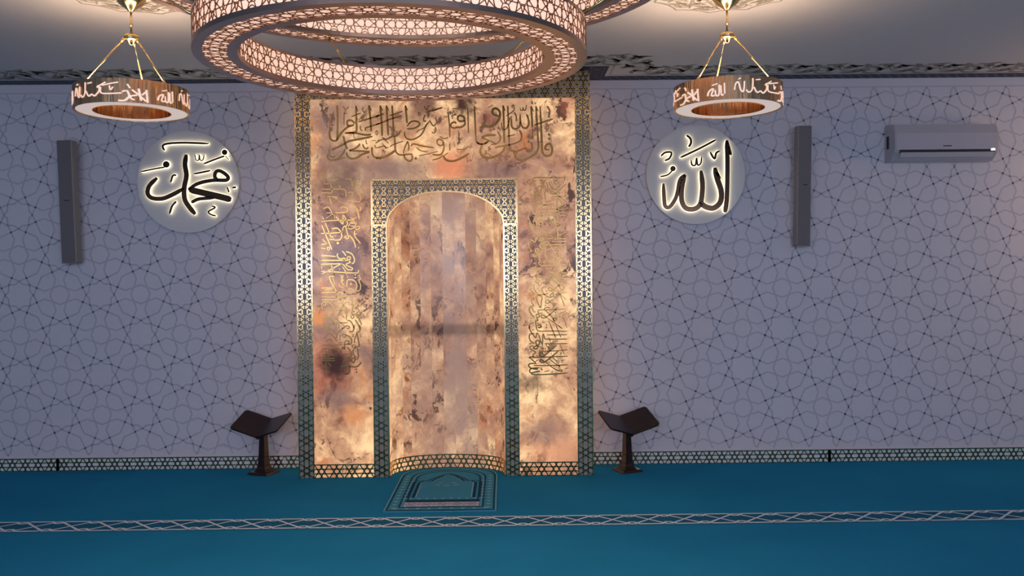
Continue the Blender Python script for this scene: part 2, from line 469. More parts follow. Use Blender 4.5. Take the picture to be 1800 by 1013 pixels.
LEFT = [((555, 300, 10.133), """
12 130 30 140 140 165 230 230 240
14 100 332 300 332 480 330 530 360 545 480
16 100 400 200 398 300 405
18 265 230 285 320 300 410
20 300 200 350 170 400 150
16 410 270 450 300
20 530 160 600 150 650 200 655 280
14 575 395 620 385 660 400 665 440 620 455
d 28 782 160
d 28 785 205
d 22 775 320
d 20 725 250
d 20 480 420
d 20 825 505
16 700 300 740 370 790 440 790 540 740 555 570 535
12 210 462 400 470
16 250 480 270 560 295 590
12 300 480 400 500
16 445 680 470 650 530 650 570 690 550 735 460 750 345 748
16 140 680 180 660 220 650 260 690 290 760 310 790
8 190 755 300 755
8 300 770 180 860
20 650 600 700 650 750 730 775 860
16 790 640 805 690 780 720
14 100 910 300 890 500 885 700 880
16 490 760 490 960
18 360 820 420 880 480 960
16 490 770 540 870 570 940 540 1000
12 620 840 680 860 730 830
14 600 950 640 920 700 920 720 950 690 990 620 980
10 330 780 345 870
10 120 820 150 880
"""), ((555, 390, 10.133), """
18 110 60 170 210 230 350 290 500
16 170 20 220 140 270 260 320 265
16 95 210 250 205 480 190
18 285 130 380 115 440 170 465 250 430 320 330 325
14 240 310 320 320 310 295
16 480 165 490 110 530 80 570 220 590 280 550 300 520 270 560 250
18 600 240 660 310 700 400 710 460
13 570 110 620 130 700 100 770 80 785 110 740 140 710 120
16 700 150 690 220 720 290 770 350 800 390
14 740 210 700 220
14 580 90 620 30 700 30 710 0
d 20 350 250
d 44 395 380
d 22 765 465
d 16 475 375
14 100 410 150 400 210 385
12 120 310 150 340 190 370
13 95 470 180 480
14 210 510 215 450 250 470 230 520
15 100 605 200 605 360 620
17 400 560 385 610 430 660 500 650 532 600 510 560 470 520
16 525 610 520 670 500 690
16 100 688 300 688 560 690 590 700
16 560 640 590 620 620 640 600 680 565 665 560 640
16 560 690 620 720 540 760 600 800 660 830 640 860 590 850
18 540 530 640 570 690 660 680 730 640 745
16 95 757 300 752 470 755 540 820 590 870
15 110 930 250 860 420 770 480 760
16 95 885 300 890 500 905 740 910 760 860
12 280 770 310 880 345 985
14 480 800 550 920 570 1000
d 18 430 840
12 420 950 480 950 450 980 500 1000
8 100 790 120 840
"""), ((555, 480, 10.133), """
18 240 60 270 150 320 240 340 280
12 240 60 340 65
12 320 0 345 70
10 300 80 340 200
13 440 30 490 50 455 90 495 130 455 140 490 200 490 220
10 420 180 430 240 500 260
12 560 0 575 90
d 30 708 35
d 30 708 85
d 34 630 200
16 560 260 560 150 600 120 690 140 735 220 720 290 690 330
14 570 310 610 280 690 310
14 770 30 800 110 770 130 800 220 790 300 740 330
16 105 270 220 268 340 275
12 155 310 230 295 300 310
15 105 355 250 342 450 345 700 335
16 340 270 370 330 410 385
18 450 390 550 320
12 110 425 350 425 480 410 600 425
16 110 478 300 478 550 475
12 350 410 430 470 500 530
16 130 570 130 530 170 515 185 560 150 580 130 560
16 190 515 250 530 310 600 320 660 260 680 220 670
10 105 540 125 675
16 360 570 440 540 500 580 560 660 570 730
18 590 575 590 530 540 525 480 590 420 650 360 680
20 620 440 650 450 640 490 660 520 640 560 670 570 660 610 660 680 700 690
16 640 690 650 740
18 450 740 445 700 480 670 530 680 550 760 545 840
14 450 740 520 810
d 28 395 760
16 620 785 660 750 680 790 650 810 620 785
18 660 740 720 750 780 830 820 930
16 740 550 770 580 750 630 775 680 730 720 800 770 820 800 780 820
12 720 370 790 430 800 470 780 480
10 800 510 805 580
d 20 805 622
d 20 812 668
16 130 810 145 775 180 770 190 810 150 825
16 190 770 260 800 310 880 320 920 280 935
10 240 730 350 810 440 880 510 940
16 110 905 300 898 570 885
d 28 365 930
d 28 412 930
d 28 365 975
d 28 412 975
16 460 1005 540 945 600 960 590 990 550 985
20 560 845 620 860 670 940 682 1010
20 700 830 760 920 790 1010
8 255 710 320 725
"""), ((555, 570, 10.133), """
16 110 50 200 30 240 70 240 110 200 110 190 80
18 270 65 330 140 375 190 370 250
16 380 170 460 100 540 40
20 680 80 660 130 590 135
20 683 20 684 60 680 85
20 785 20 795 80 770 140 720 150
16 150 270 200 190 240 170 320 230 370 290 370 315
16 190 310 230 280 280 280 290 310 260 325
10 440 190 432 290
18 470 210 480 190 530 190 530 230 480 225
18 540 190 620 240 640 310 620 360 570 350
16 735 160 695 270 695 340
18 735 160 770 330 780 380 740 410
8 790 160 810 240
10 640 180 680 190 650 220 690 215
d 16 800 290
18 510 340 540 300 590 310 580 350 520 360 510 340
16 510 360 520 420 470 440 480 410 520 430 510 460
12 400 340 490 325
14 640 390 680 370 720 400 680 415 640 390
16 740 410 690 440 660 490 690 560 730 590
18 740 420 760 560 740 630
12 120 378 300 375 480 365
14 110 440 250 435 400 435 450 480 460 560
12 170 430 200 590
12 280 470 285 560
16 115 545 340 545
13 470 540 620 530
16 115 620 340 612
12 110 655 360 650
16 550 400 620 480 640 560 610 600 550 590
18 590 660 660 610 700 600 690 680
16 620 640 690 700
12 700 620 740 630
14 200 680 170 730 190 780
14 230 690 280 760
13 100 790 160 780 220 830
18 470 700 520 640 580 700 610 790 590 870 530 880 460 870
18 450 755 600 755 720 760 780 720 815 675
d 28 725 805
d 28 732 852
6 380 880 600 895
""")]
RIGHT = [((920, 300, 10.133), """
14 760 122 500 128 250 125 180 145 170 180 230 185
16 80 230 75 190 110 170 130 170
d 30 137 215
d 30 250 350
d 28 212 530
d 26 243 562
10 90 240 120 250 150 300
16 105 370 120 340 150 335
16 120 400 140 470 190 550
16 160 450 190 430 240 440 250 500
16 290 190 340 170 340 220 300 220
16 400 160 360 230 360 320
14 410 210 435 270 430 330
14 380 260 400 310
18 330 240 320 330 290 400 240 410 180 370
14 230 300 320 270
18 460 200 480 270 550 340 600 320 660 250
8 480 170 520 270
10 480 130 540 100 590 130
12 530 180 600 170 540 215 590 250
d 24 620 212
d 28 710 210
d 26 640 400
18 760 240 660 330 560 420 500 410 480 380 530 380 570 410
12 570 410 660 480 760 545
16 380 350 420 350 440 370 400 380 380 400 390 500 400 550 500 545
14 500 465 640 465 755 462
15 280 490 310 560 370 610 560 590
14 290 480 330 470 340 510
18 605 1010 605 800 600 520 640 520 680 580 735 630 660 610
8 635 630 645 650 670 640
8 725 340 765 400
10 680 380 700 400
15 760 690 500 690 350 690 325 655 350 625 450 610
12 760 743 500 743 310 745
8 250 695 300 690
12 760 797 640 797
d 26 497 640
d 26 540 632
18 330 600 240 590 205 640 220 740 270 800
18 270 800 340 805 310 830 310 870 350 890 390 885
16 440 785 480 880 540 930 600 870
16 440 785 540 790 580 800
10 440 930 470 910 450 940
d 24 355 975
15 260 830 210 870 205 950 220 1000
15 230 870 310 950 300 1010
14 90 830 130 940 160 1000
6 90 650 100 720 160 810 240 830
14 610 990 660 950
"""), ((920, 390, 10.133), """
18 605 20 610 150 615 290
15 100 10 150 110 210 190 330 180
17 200 0 220 80 270 110 310 60 305 0
15 660 45 560 120 450 220 400 235 360 210 380 185 420 200 440 230
10 450 225 580 330
10 640 210 640 235 665 235 660 212
8 680 225 745 180
12 760 300 600 300 410 298
12 770 352 600 353 500 355
13 750 405 550 408 330 410
16 120 310 180 350 210 360 230 280 260 320
18 270 330 300 340 360 310 350 285 310 285 290 330
8 150 240 210 240
16 430 350 360 370 300 400 300 450 350 480 390 460 340 440
14 420 340 480 420 530 520 580 570
12 570 480 560 460 610 450
12 600 500 630 490 650 530 610 550 590 530
14 120 520 150 525
8 90 360 100 450 160 520
16 220 580 210 500 240 480 270 500 230 560 180 590 180 620 220 610 220 580
15 240 560 310 570 270 610 300 640 270 670 300 700 270 730 300 770 340 782 500 778 760 762
14 310 545 350 520
16 500 490 430 495 390 540 400 620 450 710 500 720 520 640 550 690
18 560 700 620 710 660 680 640 650 600 660 590 700
10 510 580 560 580
12 350 718 372 700 390 718 370 735 350 718
13 760 825 600 830 390 833
14 770 910 600 910 460 908
10 510 800 540 870
10 640 870 665 940
14 310 820 250 830
16 240 800 160 820 150 850 220 870 260 920 220 960 240 1000
10 490 1000 560 970 780 988
10 730 690 780 680
d 26 680 615
d 20 205 740
"""), ((920, 480, 10.133), """
15 240 10 220 50 240 85 350 90 500 85 780 72
15 230 180 220 140 250 115 285 150 250 180 230 170
15 250 180 300 240
18 500 60 490 90 550 150 620 210 670 300 690 310
18 630 230 690 220 720 260 690 310
17 740 125 660 190 540 300 480 320 440 280 470 260 530 300
10 540 305 640 370 770 480
8 420 110 520 250
d 28 320 195
d 28 260 282
d 26 288 320
d 28 410 325
14 590 100 630 110 670 140
15 600 290 670 430 735 590
15 185 200 200 300 250 370 300 390 380 380 450 365
18 430 245 350 260 330 300 360 370 420 420 480 435 540 400 520 370 480 390 480 430
12 110 200 150 230 155 190
10 105 300 140 270 170 275
17 110 290 190 370 130 400 150 440 190 460 140 490 160 550 190 580
18 300 390 240 410 235 470 300 620 320 520 330 430 280 400
d 28 392 580
d 24 395 450
14 390 490 400 540 440 540 490 500 540 475
14 400 490 440 480 490 530 560 560
10 700 360 780 340
6 550 430 630 500
20 190 590 130 600 105 650 130 720 200 795
14 160 610 180 690 220 690
15 750 640 500 655 300 660 260 690 280 720 340 715
15 370 650 390 620 440 615 480 630
15 375 660 460 730 530 820 550 870
17 620 610 540 680 460 750 380 800 320 790 325 750 370 760 410 790
12 410 790 550 890 690 990 640 950
18 540 870 590 820 590 800 540 810 540 860
d 26 570 710
d 24 572 755
d 28 135 815
d 28 132 857
d 28 412 922
d 28 412 968
10 620 730 710 700
10 690 740 750 730
10 690 800 720 820 780 985
8 600 760 660 800
18 235 790 230 740 270 740 285 780 240 800 260 840 215 860 220 900 235 980
17 240 900 300 920 310 960 250 970
18 190 890 130 900 105 950 110 1000
10 345 850 355 885 385 870
13 450 850 490 950 510 1000
10 575 920 605 1000
8 620 885 660 880
"""), ((920, 570, 10.133), """
18 108 20 110 80 150 160 220 240 240 160 270 190
16 228 30 240 90 290 125 500 122 780 128
18 240 30 300 20 320 50 270 70
20 160 100 185 100
14 490 40 520 110 575 240
12 585 30 625 130 670 240
12 600 15 690 75
14 780 188 600 192 410 190
17 785 265 600 268 400 265 375 230 350 180 340 370
14 785 347 600 350 375 348
16 270 190 310 300 340 370
18 200 170 120 180 105 240 130 300 200 350
20 240 380 220 320 250 290 290 310 270 370 200 400 180 430 230 440 260 400 230 360
10 260 390 330 420 370 435 300 440
14 180 385 120 400 110 420
16 110 420 150 460 215 500 170 550 190 590 350 590 550 580 785 573
12 105 350 150 345
10 110 495 150 490
20 600 370 500 450 400 540 340 580 300 560 285 520 320 510 380 570
13 790 458 600 475 300 485
10 450 230 510 390
12 400 350 430 410 460 405
10 650 365 730 540
10 580 300 620 300
20 620 480 540 550 400 660 340 680 295 660 310 630 370 660
14 390 670 500 760 600 820 690 840 660 800
12 460 620 560 700 650 760
8 640 500 680 510 650 535 690 530
8 480 540 510 520
16 110 590 160 640 220 690
18 200 580 120 590 100 610
10 210 680 220 660 260 640
12 520 590 580 650 600 640
8 670 650 750 635
18 240 705 130 700 95 730 120 775 200 800 260 800
14 180 738 450 738 790 725
18 290 775 150 790 110 830 140 870 220 850 300 835
15 140 890 250 900 500 890 785 870
14 315 770 320 810 345 810
10 370 840 410 840 460 820
10 620 730 650 750 630 780
10 740 800 790 780
8 440 690 470 670
""")]
DISC_LEFT = [((220, 220, 5.067), """
20 745 165 550 157 400 162 335 182 350 228
44 545 262 532 350 545 450 525 560 530 660 570 730 625 795
40 285 470 215 540 200 610 240 650 330 655 420 620 520 565
15 140 415 260 390 350 375
o 30 365 350
17 700 345 800 305 885 275
o 25 885 242
9 888 270 925 310
18 610 435 760 405
34 560 575 650 520 780 492 900 490 912 455 850 410 810 415 798 460 830 492
58 570 575 700 605 850 640 945 665
32 590 690 650 660 750 650 800 640
18 405 510 425 450 455 448
11 622 260 630 310 655 310 660 265 668 310 692 310 705 260
16 925 600 908 552
20 955 558 988 552
20 455 680 418 720 395 790
16 770 720 800 735 742 770 760 795 810 810
""")]
DISC_RIGHT = [((1110, 210, 5.067), """
42 850 185 856 400 850 700 833 830
26 852 190 888 320
50 742 430 765 530 800 640 792 735 730 790 655 775 615 735
26 742 432 790 530
46 618 455 632 560 630 660 612 755 560 798 485 790 448 720 450 600 478 495
36 478 490 432 540 412 640 390 710 340 780 300 770 290 680 285 570
20 435 340 600 262 752 182
22 490 140 525 170 530 210 510 245
19 262 328 300 295 355 295 340 345 295 368
16 255 510 320 495 362 458
o 25 370 438
16 530 360 540 405 570 405 580 345 590 405 618 390 625 330
20 700 290 740 350 755 300 785 282
""")]
# lettering on the pendant bands, (1140, 0, 4.603)
BAND = """
13 400 772 410 740 440 725 425 770 450 772
13 452 735 458 772 478 768 480 700
12 492 705 496 772 512 768
13 517 690 520 765
9 430 700 470 690
13 592 742 600 700 622 690 640 745 662 750 668 682
12 682 742 705 760 732 735 737 660
12 745 722 770 758 800 748 825 760 860 722 848 690
11 868 700 872 742 930 747 988 742
10 878 690 972 668
10 840 702 902 668
9 925 690 930 722 945 700
9 760 670 800 665
9 620 668 640 660
"""
BAND2 = """
13 212 842 240 830 262 792 290 772
12 228 775 250 760 262 800 280 810
13 298 722 308 800
13 334 712 340 800
12 270 742 332 795
10 262 735 250 712
12 312 760 330 730
"""
# ================================================================ the room
# floor, with its woven stripe
fl = MB(); fl.box((X_L, Y_B, -0.12), (X_R, Y_WALL, 0.0), 0)
SY0, SY1 = 5.685, 5.915; sc_, sh_ = (SY0 + SY1)/2, (SY1 - SY0)/2
fl.add([(X_L, SY0 - 0.015, 0.001), (X_R, SY0 - 0.015, 0.001), (X_R, SY1 + 0.015, 0.001), (X_L, SY1 + 0.015, 0.001)], [(0, 1, 2, 3)], 1)
fmap = lambda x, y, h: (x, y, h)
P_ = 0.2375; x0 = at_z(1013.0, 913, 0).x
i0, i1 = int((X_L - x0)/P_) - 1, int((X_R - x0)/P_) + 1
for sg in (1, -1):
    za = []; zb = []
    for i in range(i0, i1):
        b = x0 + i*P_
        za += [(b, 0), (b + .36*P_, .74*sg), (b + .43*P_, .88*sg), (b + .57*P_, .88*sg), (b + .64*P_, .74*sg)]
        zb += [(b, .92*sg), (b + .30*P_, .92*sg), (b + .37*P_, .74*sg), (b + .44*P_, .56*sg), (b + .56*P_, .56*sg), (b + .63*P_, .74*sg), (b + .70*P_, .92*sg)]
    for hq, q in ((.0018, za), (.0026, zb)):
        q = [(x, sc_ + t*sh_) for x, t in q if X_L < x < X_R]
        fl.ribbon(q, 0.020, fmap, 0, hq + sg*.0002, 2, flat=True)
    fl.ribbon([(X_L, sc_ + 1.05*sg*sh_), (X_R, sc_ + 1.05*sg*sh_)], 0.007, fmap, 0, 0.0018, 3, flat=True)
o = fl.build('floor', [M['carpet'], M['stripe_ground'], M['stripe_line'], M['rug_light']], recalc=False); tag(o, kind='structure')

# back wall of the picture with the printed star pattern
STAR_A = 0.3425
def star_segments():
    T, Cn, N1, N2 = (.35, 0), (.258, .258), (.268, .096), (.096, .268)
    Pm, Q, V, B = (.55, .45), (.617, .10), (.832, .168), (1.0, .237)
    return [[T, N1, Cn], [T, Pm], [Cn, Q, V, B]]
def d4(p):
    x, y = p
    return [(x, y), (-x, y), (x, -y), (-x, -y), (y, x), (-y, x), (y, -x), (-y, -x)]
wl = MB(); wl.box((X_L, Y_WALL, 0.0), (X_R, Y_WALL + 0.15, H_CEIL), 0)
c0 = at(1164.2, 508.4, Y_WALL); Z0, Z1 = 0.135, H_CEIL - 0.075
wmap = lambda x, z, h: (x, Y_WALL - h, z)
inwall = lambda x, z: X_L < x < X_R and Z0 < z < Z1 and not (-1.66 < x < 0.6)
ni, nj = range(-24, 20), range(-8, 8)
for i in ni:
    for j in nj:
        if (i + j) % 2: continue
        sx, sz = c0.x + i*STAR_A, c0.z + j*STAR_A
        if not (X_L - .5 < sx < X_R + .5 and Z0 - .5 < sz < Z1 + .5): continue
        for seg in star_segments():
            vars_ = [d4(p) for p in seg]; seen = set()
            for q in range(8):
                line = [(sx + v[q][0]*STAR_A, sz + v[q][1]*STAR_A) for v in vars_]
                key = tuple(sorted((round(a, 4), round(b, 4)) for a, b in line))
                if key in seen: continue
                seen.add(key)
                if all(inwall(*p) for p in line): wl.ribbon(line, 0.0135, wmap, 0, 0.0008 + q*4e-5, 1, flat=True)
                else:
                    for r in runs(subdiv(line, 0.02), inwall): wl.ribbon(r, 0.0135, wmap, 0, 0.0008 + q*4e-5, 1, flat=True)
for a, b in ((X_L, -1.74), (0.66, X_R)): wl.ribbon([(a, Z1), (b, Z1)], 0.010, wmap, 0, 0.0009, 1, flat=True)
o = wl.build('wall_front', [M['wall'], M['wall_line']], recalc=False); tag(o, kind='structure')
for nm, a, b in (('wall_left', X_L - 0.15, X_L), ('wall_right', X_R, X_R + 0.15)):
    q = MB(); q.box((a, Y_B, 0), (b, Y_WALL + 0.15, H_CEIL)); tag(q.build(nm, M['wall']), kind='structure')
# wall behind the camera with its windows
wins = [(-5.2, -2.85), (-1.5, 0.29), (1.42, 4.6)]; WZ0, WZ1 = 1.18, 2.95
q = MB(); q.box((X_L, Y_B - 0.2, 0), (X_R, Y_B, WZ0)); q.box((X_L, Y_B - 0.2, WZ1), (X_R, Y_B, H_CEIL))
edges = [X_L] + [e for w in wins for e in w] + [X_R]
for a, b in zip(edges[0::2], edges[1::2]): q.box((a, Y_B - 0.2, WZ0), (b, Y_B, WZ1))
tag(q.build('wall_back', M['wall']), kind='structure')
for i, (a, b) in enumerate(wins):
    q = MB(); t = 0.05; y0, y1 = Y_B - 0.13, Y_B - 0.05
    for lo, hi in (((a, y0, WZ0), (a + t, y1, WZ1)), ((b - t, y0, WZ0), (b, y1, WZ1)), ((a, y0, WZ0), (b, y1, WZ0 + t)), ((a, y0, WZ1 - t), (b, y1, WZ1)),
                   (((a + b)/2 - t/2, y0, WZ0), ((a + b)/2 + t/2, y1, WZ1))): q.box(lo, hi)
    q.box((a + t, Y_B - 0.10, WZ0 + t), (b - t, Y_B - 0.09, WZ1 - t), 1)
    tag(q.build('window_%d' % (i + 1), [M['window_frame'], M['daylight']]), kind='structure')

# skirting: pierced brass strip over a white board, in lengths with an upright at each joint
def lattice(segs_map, L, H, mb, mp, lw, h0, h1, mi=0, period=None, rows=1, ok=None, border=True):
    """one or more rows of six-pointed stars and hexagons along a strip of length L and height H"""
    h = H/rows; n = max(1, round(L/((period or 1.04)*h))); P = L/n; p = P/2
    lines = []
    for r in range(rows):
        zc = (r + 0.5)*h; s = 1
        for i in range(-1, n + 1):
            xc = (i + 0.5)*P
            for sx in (1, -1):
                for sz in (1, -1):
                    lines.append([(xc + sx*p*.933, zc - sz*h/2), (xc - sx*p*.177, zc + sz*h/2)])
        for t in (-.172, .172): lines.append([(0, zc + t*h), (L, zc + t*h)])
    if border:
        for t in range(rows + 1): lines.append([(0, t*h), (L, t*h)])
    inside = lambda x, z: 0 <= x <= L and 0 <= z <= H and (ok is None or ok(x, z))
    for ln in lines:
        for r in runs(subdiv(ln, lw*0.9), inside): 
            mb.ribbon([r[0], r[-1]] if segs_map is None else r, lw, mp, h0, h1, mi)
BH = 0.103
def skirting(name, xs):
    m = MB(); m.box((xs[0], Y_WALL - 0.012, 0.0), (xs[-1], Y_WALL, BH), 1)
    for a, b in zip(xs, xs[1:]):
        g = lambda x, z, h, a=a: (a + x, Y_WALL - 0.012 - h, z)
        lattice(None, b - a, BH, m, g, 0.0088, 0.0, 0.004, 0)
        for x in (a, b): m.box((x - 0.011, Y_WALL - 0.017, 0), (x + 0.011, Y_WALL - 0.011, BH), 0)
    tag(m.build(name, [M['brass'], M['base_backing']], recalc=False), kind='structure')
xl, xr = at(103, 820, Y_WALL).x, at(1457, 800, Y_WALL).x
MX0, MX1 = at(522.5, 500, Y_MIH).x, at(1039.5, 500, Y_MIH).x
skirting('baseboard_left', [X_L, xl - 2.08, xl, MX0 - 0.002])
skirting('baseboard_right', [MX1 + 0.002, xr, xr + 2.08, X_R])

# ceiling with its painted ornament
ce = MB(); ce.box((X_L, Y_B, H_CEIL), (X_R, Y_WALL, H_CEIL + 0.15), 0)
cmap = lambda x, y, h: (x, y, H_CEIL - h)
JX0, JX1, JY = -1.78, 0.70, 7.035         # the band steps forward round the niche
def band(off0, off1, mi, h):
    """a flat painted band that follows the wall and the step, between two distances from the wall"""
    yo0, yo1 = Y_WALL - off0, Y_WALL - off1; d = Y_WALL - JY - 0.155
    a0, a1 = JX0 - off0, JX0 - off1; b0, b1 = JX1 + off0, JX1 + off1
    pts = lambda y, xa, xb: [(X_L, y), (xa, y), (xa, y - d), (xb, y - d), (xb, y), (X_R, y)]
    A, B = pts(yo0, a0, b0), pts(yo1, a1, b1)
    for i in range(5):
        ce.add([cmap(*A[i], h), cmap(*A[i+1], h), cmap(*B[i+1], h), cmap(*B[i], h)], [(0, 1, 2, 3)], mi)
    return A, B
band(0.0, 0.155, 1, 0.001); band(0.19, 0.198, 3, 0.001)
# the key pattern in the navy band
def key(path):
    for (xa, ya), (xb, yb) in zip(path, path[1:]):
        L = math.hypot(xb-xa, yb-ya); ux, uy = (xb-xa)/L, (yb-ya)/L; vx, vy = -uy, ux
        n = max(1, int(L/0.16)); st = L/n
        for i in range(n):
            for sh in (0, .5):
                u = (i + sh + .25)*st; t = [(u - .055, -.05), (u - .02, -.05), (u - .02, -.012), (u + .02, .012), (u + .02, .05), (u + .055, .05)]
                ce.ribbon([(xa + ux*s_ + vx*w_, ya + uy*s_ + vy*w_) for s_, w_ in t], 0.008, cmap, 0, 0.002, 2, flat=True)
d_ = Y_WALL - JY - 0.155; yk = Y_WALL - 0.0775
key([(X_L, yk), (JX0 - 0.0775, yk), (JX0 - 0.0775, yk - d_), (JX1 + 0.0775, yk - d_), (JX1 + 0.0775, yk), (X_R, yk)])
def leaf(mb, x, y, ang, ln, wd, mp, mi):
    c, s_ = math.cos(ang), math.sin(ang); P = []
    for i in range(9): t = i/8; P.append((x + c*ln*t - s_*0.22*ln*math.sin(PI*t), y + s_*ln*t + c*0.22*ln*math.sin(PI*t)))
    mb.ribbon(P, wd, mp, 0, 0.0022, mi, taper=lambda t: max(0.08, math.sin(PI*min(1, t*0.9 + 0.05))), flat=True)
def spiral(mb, x, y, r, a0, turn, w, mp, mi):
    n = 26; P = []
    for i in range(n + 1):
        t = i/n; rr = r*(1 - 0.72*t); a = a0 + turn*t*1.55*PI
        P.append((x + rr*math.cos(a), y + rr*math.sin(a)))
    mb.ribbon(P, w, mp, 0, 0.0015, mi, flat=True)
    leaf(mb, P[-1][0], P[-1][1], a0 + turn*2.2*PI, r*0.7, r*0.42, mp, mi)
    for q, o in ((6, .9), (12, -.7), (18, .9)): leaf(mb, P[q][0], P[q][1], a0 + turn*q/n*1.55*PI + turn*(PI/2 + o), r*0.75, r*0.34, mp, mi)
def scroll(x0_, y0_, x1_, y1_, width, sgn=1):
    L = math.hypot(x1_-x0_, y1_-y0_); ux, uy = (x1_-x0_)/L, (y1_-y0_)/L
    n = max(1, round(L/(width*0.70))); st = L/n
    mp = lambda s_, t, h: cmap(x0_ + ux*s_ - uy*t, y0_ + uy*s_ + ux*t, h)
    wave = [(L*i/(n*8), (width*0.36)*math.sin(PI*i/8)*sgn) for i in range(n*8 + 1)]
    ce.ribbon(wave, 0.016, mp, 0, 0.0015, 3, flat=True)
    for i in range(n):
        u = (i + .5)*st; up = 1 if i % 2 == 0 else -1
        spiral(ce, u, -up*width*0.10*sgn, width*0.30, PI/2*up*sgn, up*sgn, 0.014, mp, 3)
        leaf(ce, u - st*.5, 0, up*sgn*1.9, width*0.5, width*0.17, mp, 3); leaf(ce, u + st*.1, up*sgn*width*.36, up*sgn*(-.5), width*0.42, width*0.16, mp, 3)
        leaf(ce, u - st*.35, -up*sgn*width*.42, 0.2, width*.6, width*.16, mp, 3); leaf(ce, u + st*.30, -up*sgn*width*.30, 2.4*up, width*.5, width*.18, mp, 3)
        leaf(ce, u - st*.25, up*sgn*width*.45, -.25, width*.6, width*.15, mp, 3); spiral(ce, u + st*.42, up*width*.24*sgn, width*.16, -PI/2*up, -up, .012, mp, 3)
yf = Y_WALL - 0.375
scroll(X_L, yf, JX0 - 0.42, yf, 0.29); scroll(JX1 + 0.42, yf, X_R, yf, 0.29)
scroll(JX0 - 0.45, yf - d_, JX1 + 0.45, yf - d_, 0.29)
scroll(JX0 - 0.36, yf - d_ + .1, JX0 - 0.36, yf, 0.26); scroll(JX1 + 0.36, yf, JX1 + 0.36, yf - d_ + .1, 0.26)
PENDANTS = [(-2.145, 5.14), (1.325, 5.19)]
def rosette(cx, cy, r):
    for i in range(12):
        a = 2*PI*i/12
        mp = lambda x, y, h, a=a: cmap(cx + x*math.cos(a) - y*math.sin(a), cy + x*math.sin(a) + y*math.cos(a), h)
        spiral(ce, r*.80, r*.10, r*.17, -PI/2, 1, 0.013, mp, 3); spiral(ce, r*.55, -r*.06, r*.15, PI/2, -1, 0.012, mp, 3)
        ce.ribbon(smooth_line([(r*.93, -r*.26), (r*1.0, -r*.10), (r*1.06, 0), (r*1.0, r*.10), (r*.93, r*.26)], 5), 0.013, mp, 0, 0.0015, 3, flat=True)
        ce.ribbon(smooth_line([(r*.42, 0), (r*.55, r*.12), (r*.72, r*.02), (r*.9, -r*.12)], 5), 0.012, mp, 0, 0.0015, 3, flat=True)
        leaf(ce, r*.68, -r*.16, .8, r*.24, r*.09, mp, 3); leaf(ce, r*.86, r*.14, 2.2, r*.2, r*.08, mp, 3); leaf(ce, r*.44, r*.04, -.6, r*.2, r*.07, mp, 3)
for cx, cy in PENDANTS: rosette(cx, cy, 0.42)
o = ce.build('ceiling', [M['ceiling'], M['navy'], M['navy_line'], M['ceiling_line']], recalc=False); tag(o, kind='structure')

# ================================================================ the prayer niche (mihrab)
mih = empty('mihrab', ((MX0 + MX1)/2, Y_MIH, 0)); MO = Vector(mih.location)
tag(mih, 'tall prayer niche of glowing amber onyx framed by pierced brass borders', 'prayer niche')
MZ = at(780, 128.5, Y_MIH).z
fx = lambda px: at(px, 500, Y_MIH).x
fz = lambda py: at(785, py, Y_MIH).z
BW = 25.5/1550*Y_MIH                      # width of the side borders
AX0, AX1 = fx(655), fx(909.5)             # arch frame, outer sides
OX0, OX1 = fx(680.5), fx(886.5)           # opening
AZ = fz(315.5); TZ = fz(172.5); OC, OA = (OX0 + OX1)/2, (OX1 - OX0)/2
def mbuild(m, name, mats, **kw):          # a part of the niche, in the niche's own coordinates
    return m.build(name, mats, mih, origin=MO, **kw)
# arch: spring and crown from the photograph
arch_px = [(679, 396), (682, 382), (687.5, 373), (699, 361), (710, 353.5), (723, 347), (741, 341), (758, 338), (784, 336.5)]
half = []
for px, py in arch_px:
    p = at(px, py, Y_MIH); half.append(((p.x - OC), p.z))
half[0] = (-OA, half[0][1]); half[-1] = (0, half[-1][1])
half = smooth_line(half, 4)
arch = [(OC + x, z) for x, z in half] + [(OC - x, z) for x, z in reversed(half[:-1])]
spring = arch[0][1]
def arch_z(x):
    for (a, za), (b, zb) in zip(arch, arch[1:]):
        if a <= x <= b: return za + (zb - za)*(x - a)/max(b - a, 1e-6)
    return spring
def in_open(x, z, m=0.0):
    return OX0 - m < x < OX1 + m and z < arch_z(min(max(x, OX0), OX1)) + m
T = 0.03
# lit stone: left, right and upper slabs
def slab(m, x0, x1, z0, z1, y0=Y_MIH, y1=Y_MIH + T): m.box((x0, y0, z0), (x1, y1, z1))
FB = BW*0.92                              # height of the foot border
for nm, a in (('stone_slab', (MX0 + BW, AX0, .001, TZ)), ('stone_slab', (AX1, MX1 - BW, .001, TZ)), ('stone_slab', (AX0, AX1, AZ, TZ))):
    m = MB(); slab(m, *a); ob = mbuild(m, nm, M['onyx'])
    ob.data.transform(Matrix.Translation(MO)); ob.location = -MO      # the stone keeps one continuous figure
# unlit backing behind the borders
m = MB(); yb = Y_MIH + 0.004
slab(m, MX0, MX0 + BW, 0, MZ, yb); slab(m, MX1 - BW, MX1, 0, MZ, yb); slab(m, MX0 + BW, MX1 - BW, TZ, MZ, yb)
slab(m, AX0, OX0, 0, spring, yb); slab(m, OX1, AX1, 0, spring, yb)
N_ = 48
for i in range(N_):
    xa = AX0 + (AX1 - AX0)*i/N_; xb = AX0 + (AX1 - AX0)*(i + 1)/N_
    za = arch_z(xa) if OX0 < xa < OX1 else spring; zb = arch_z(xb) if OX0 < xb < OX1 else spring
    m.prism([(xa, yb, za), (xb, yb, zb), (xb, yb, AZ), (xa, yb, AZ)], [(xa, yb + T, za), (xb, yb + T, zb), (xb, yb + T, AZ), (xa, yb + T, AZ)])
mbuild(m, 'border_backing', M['backing'])
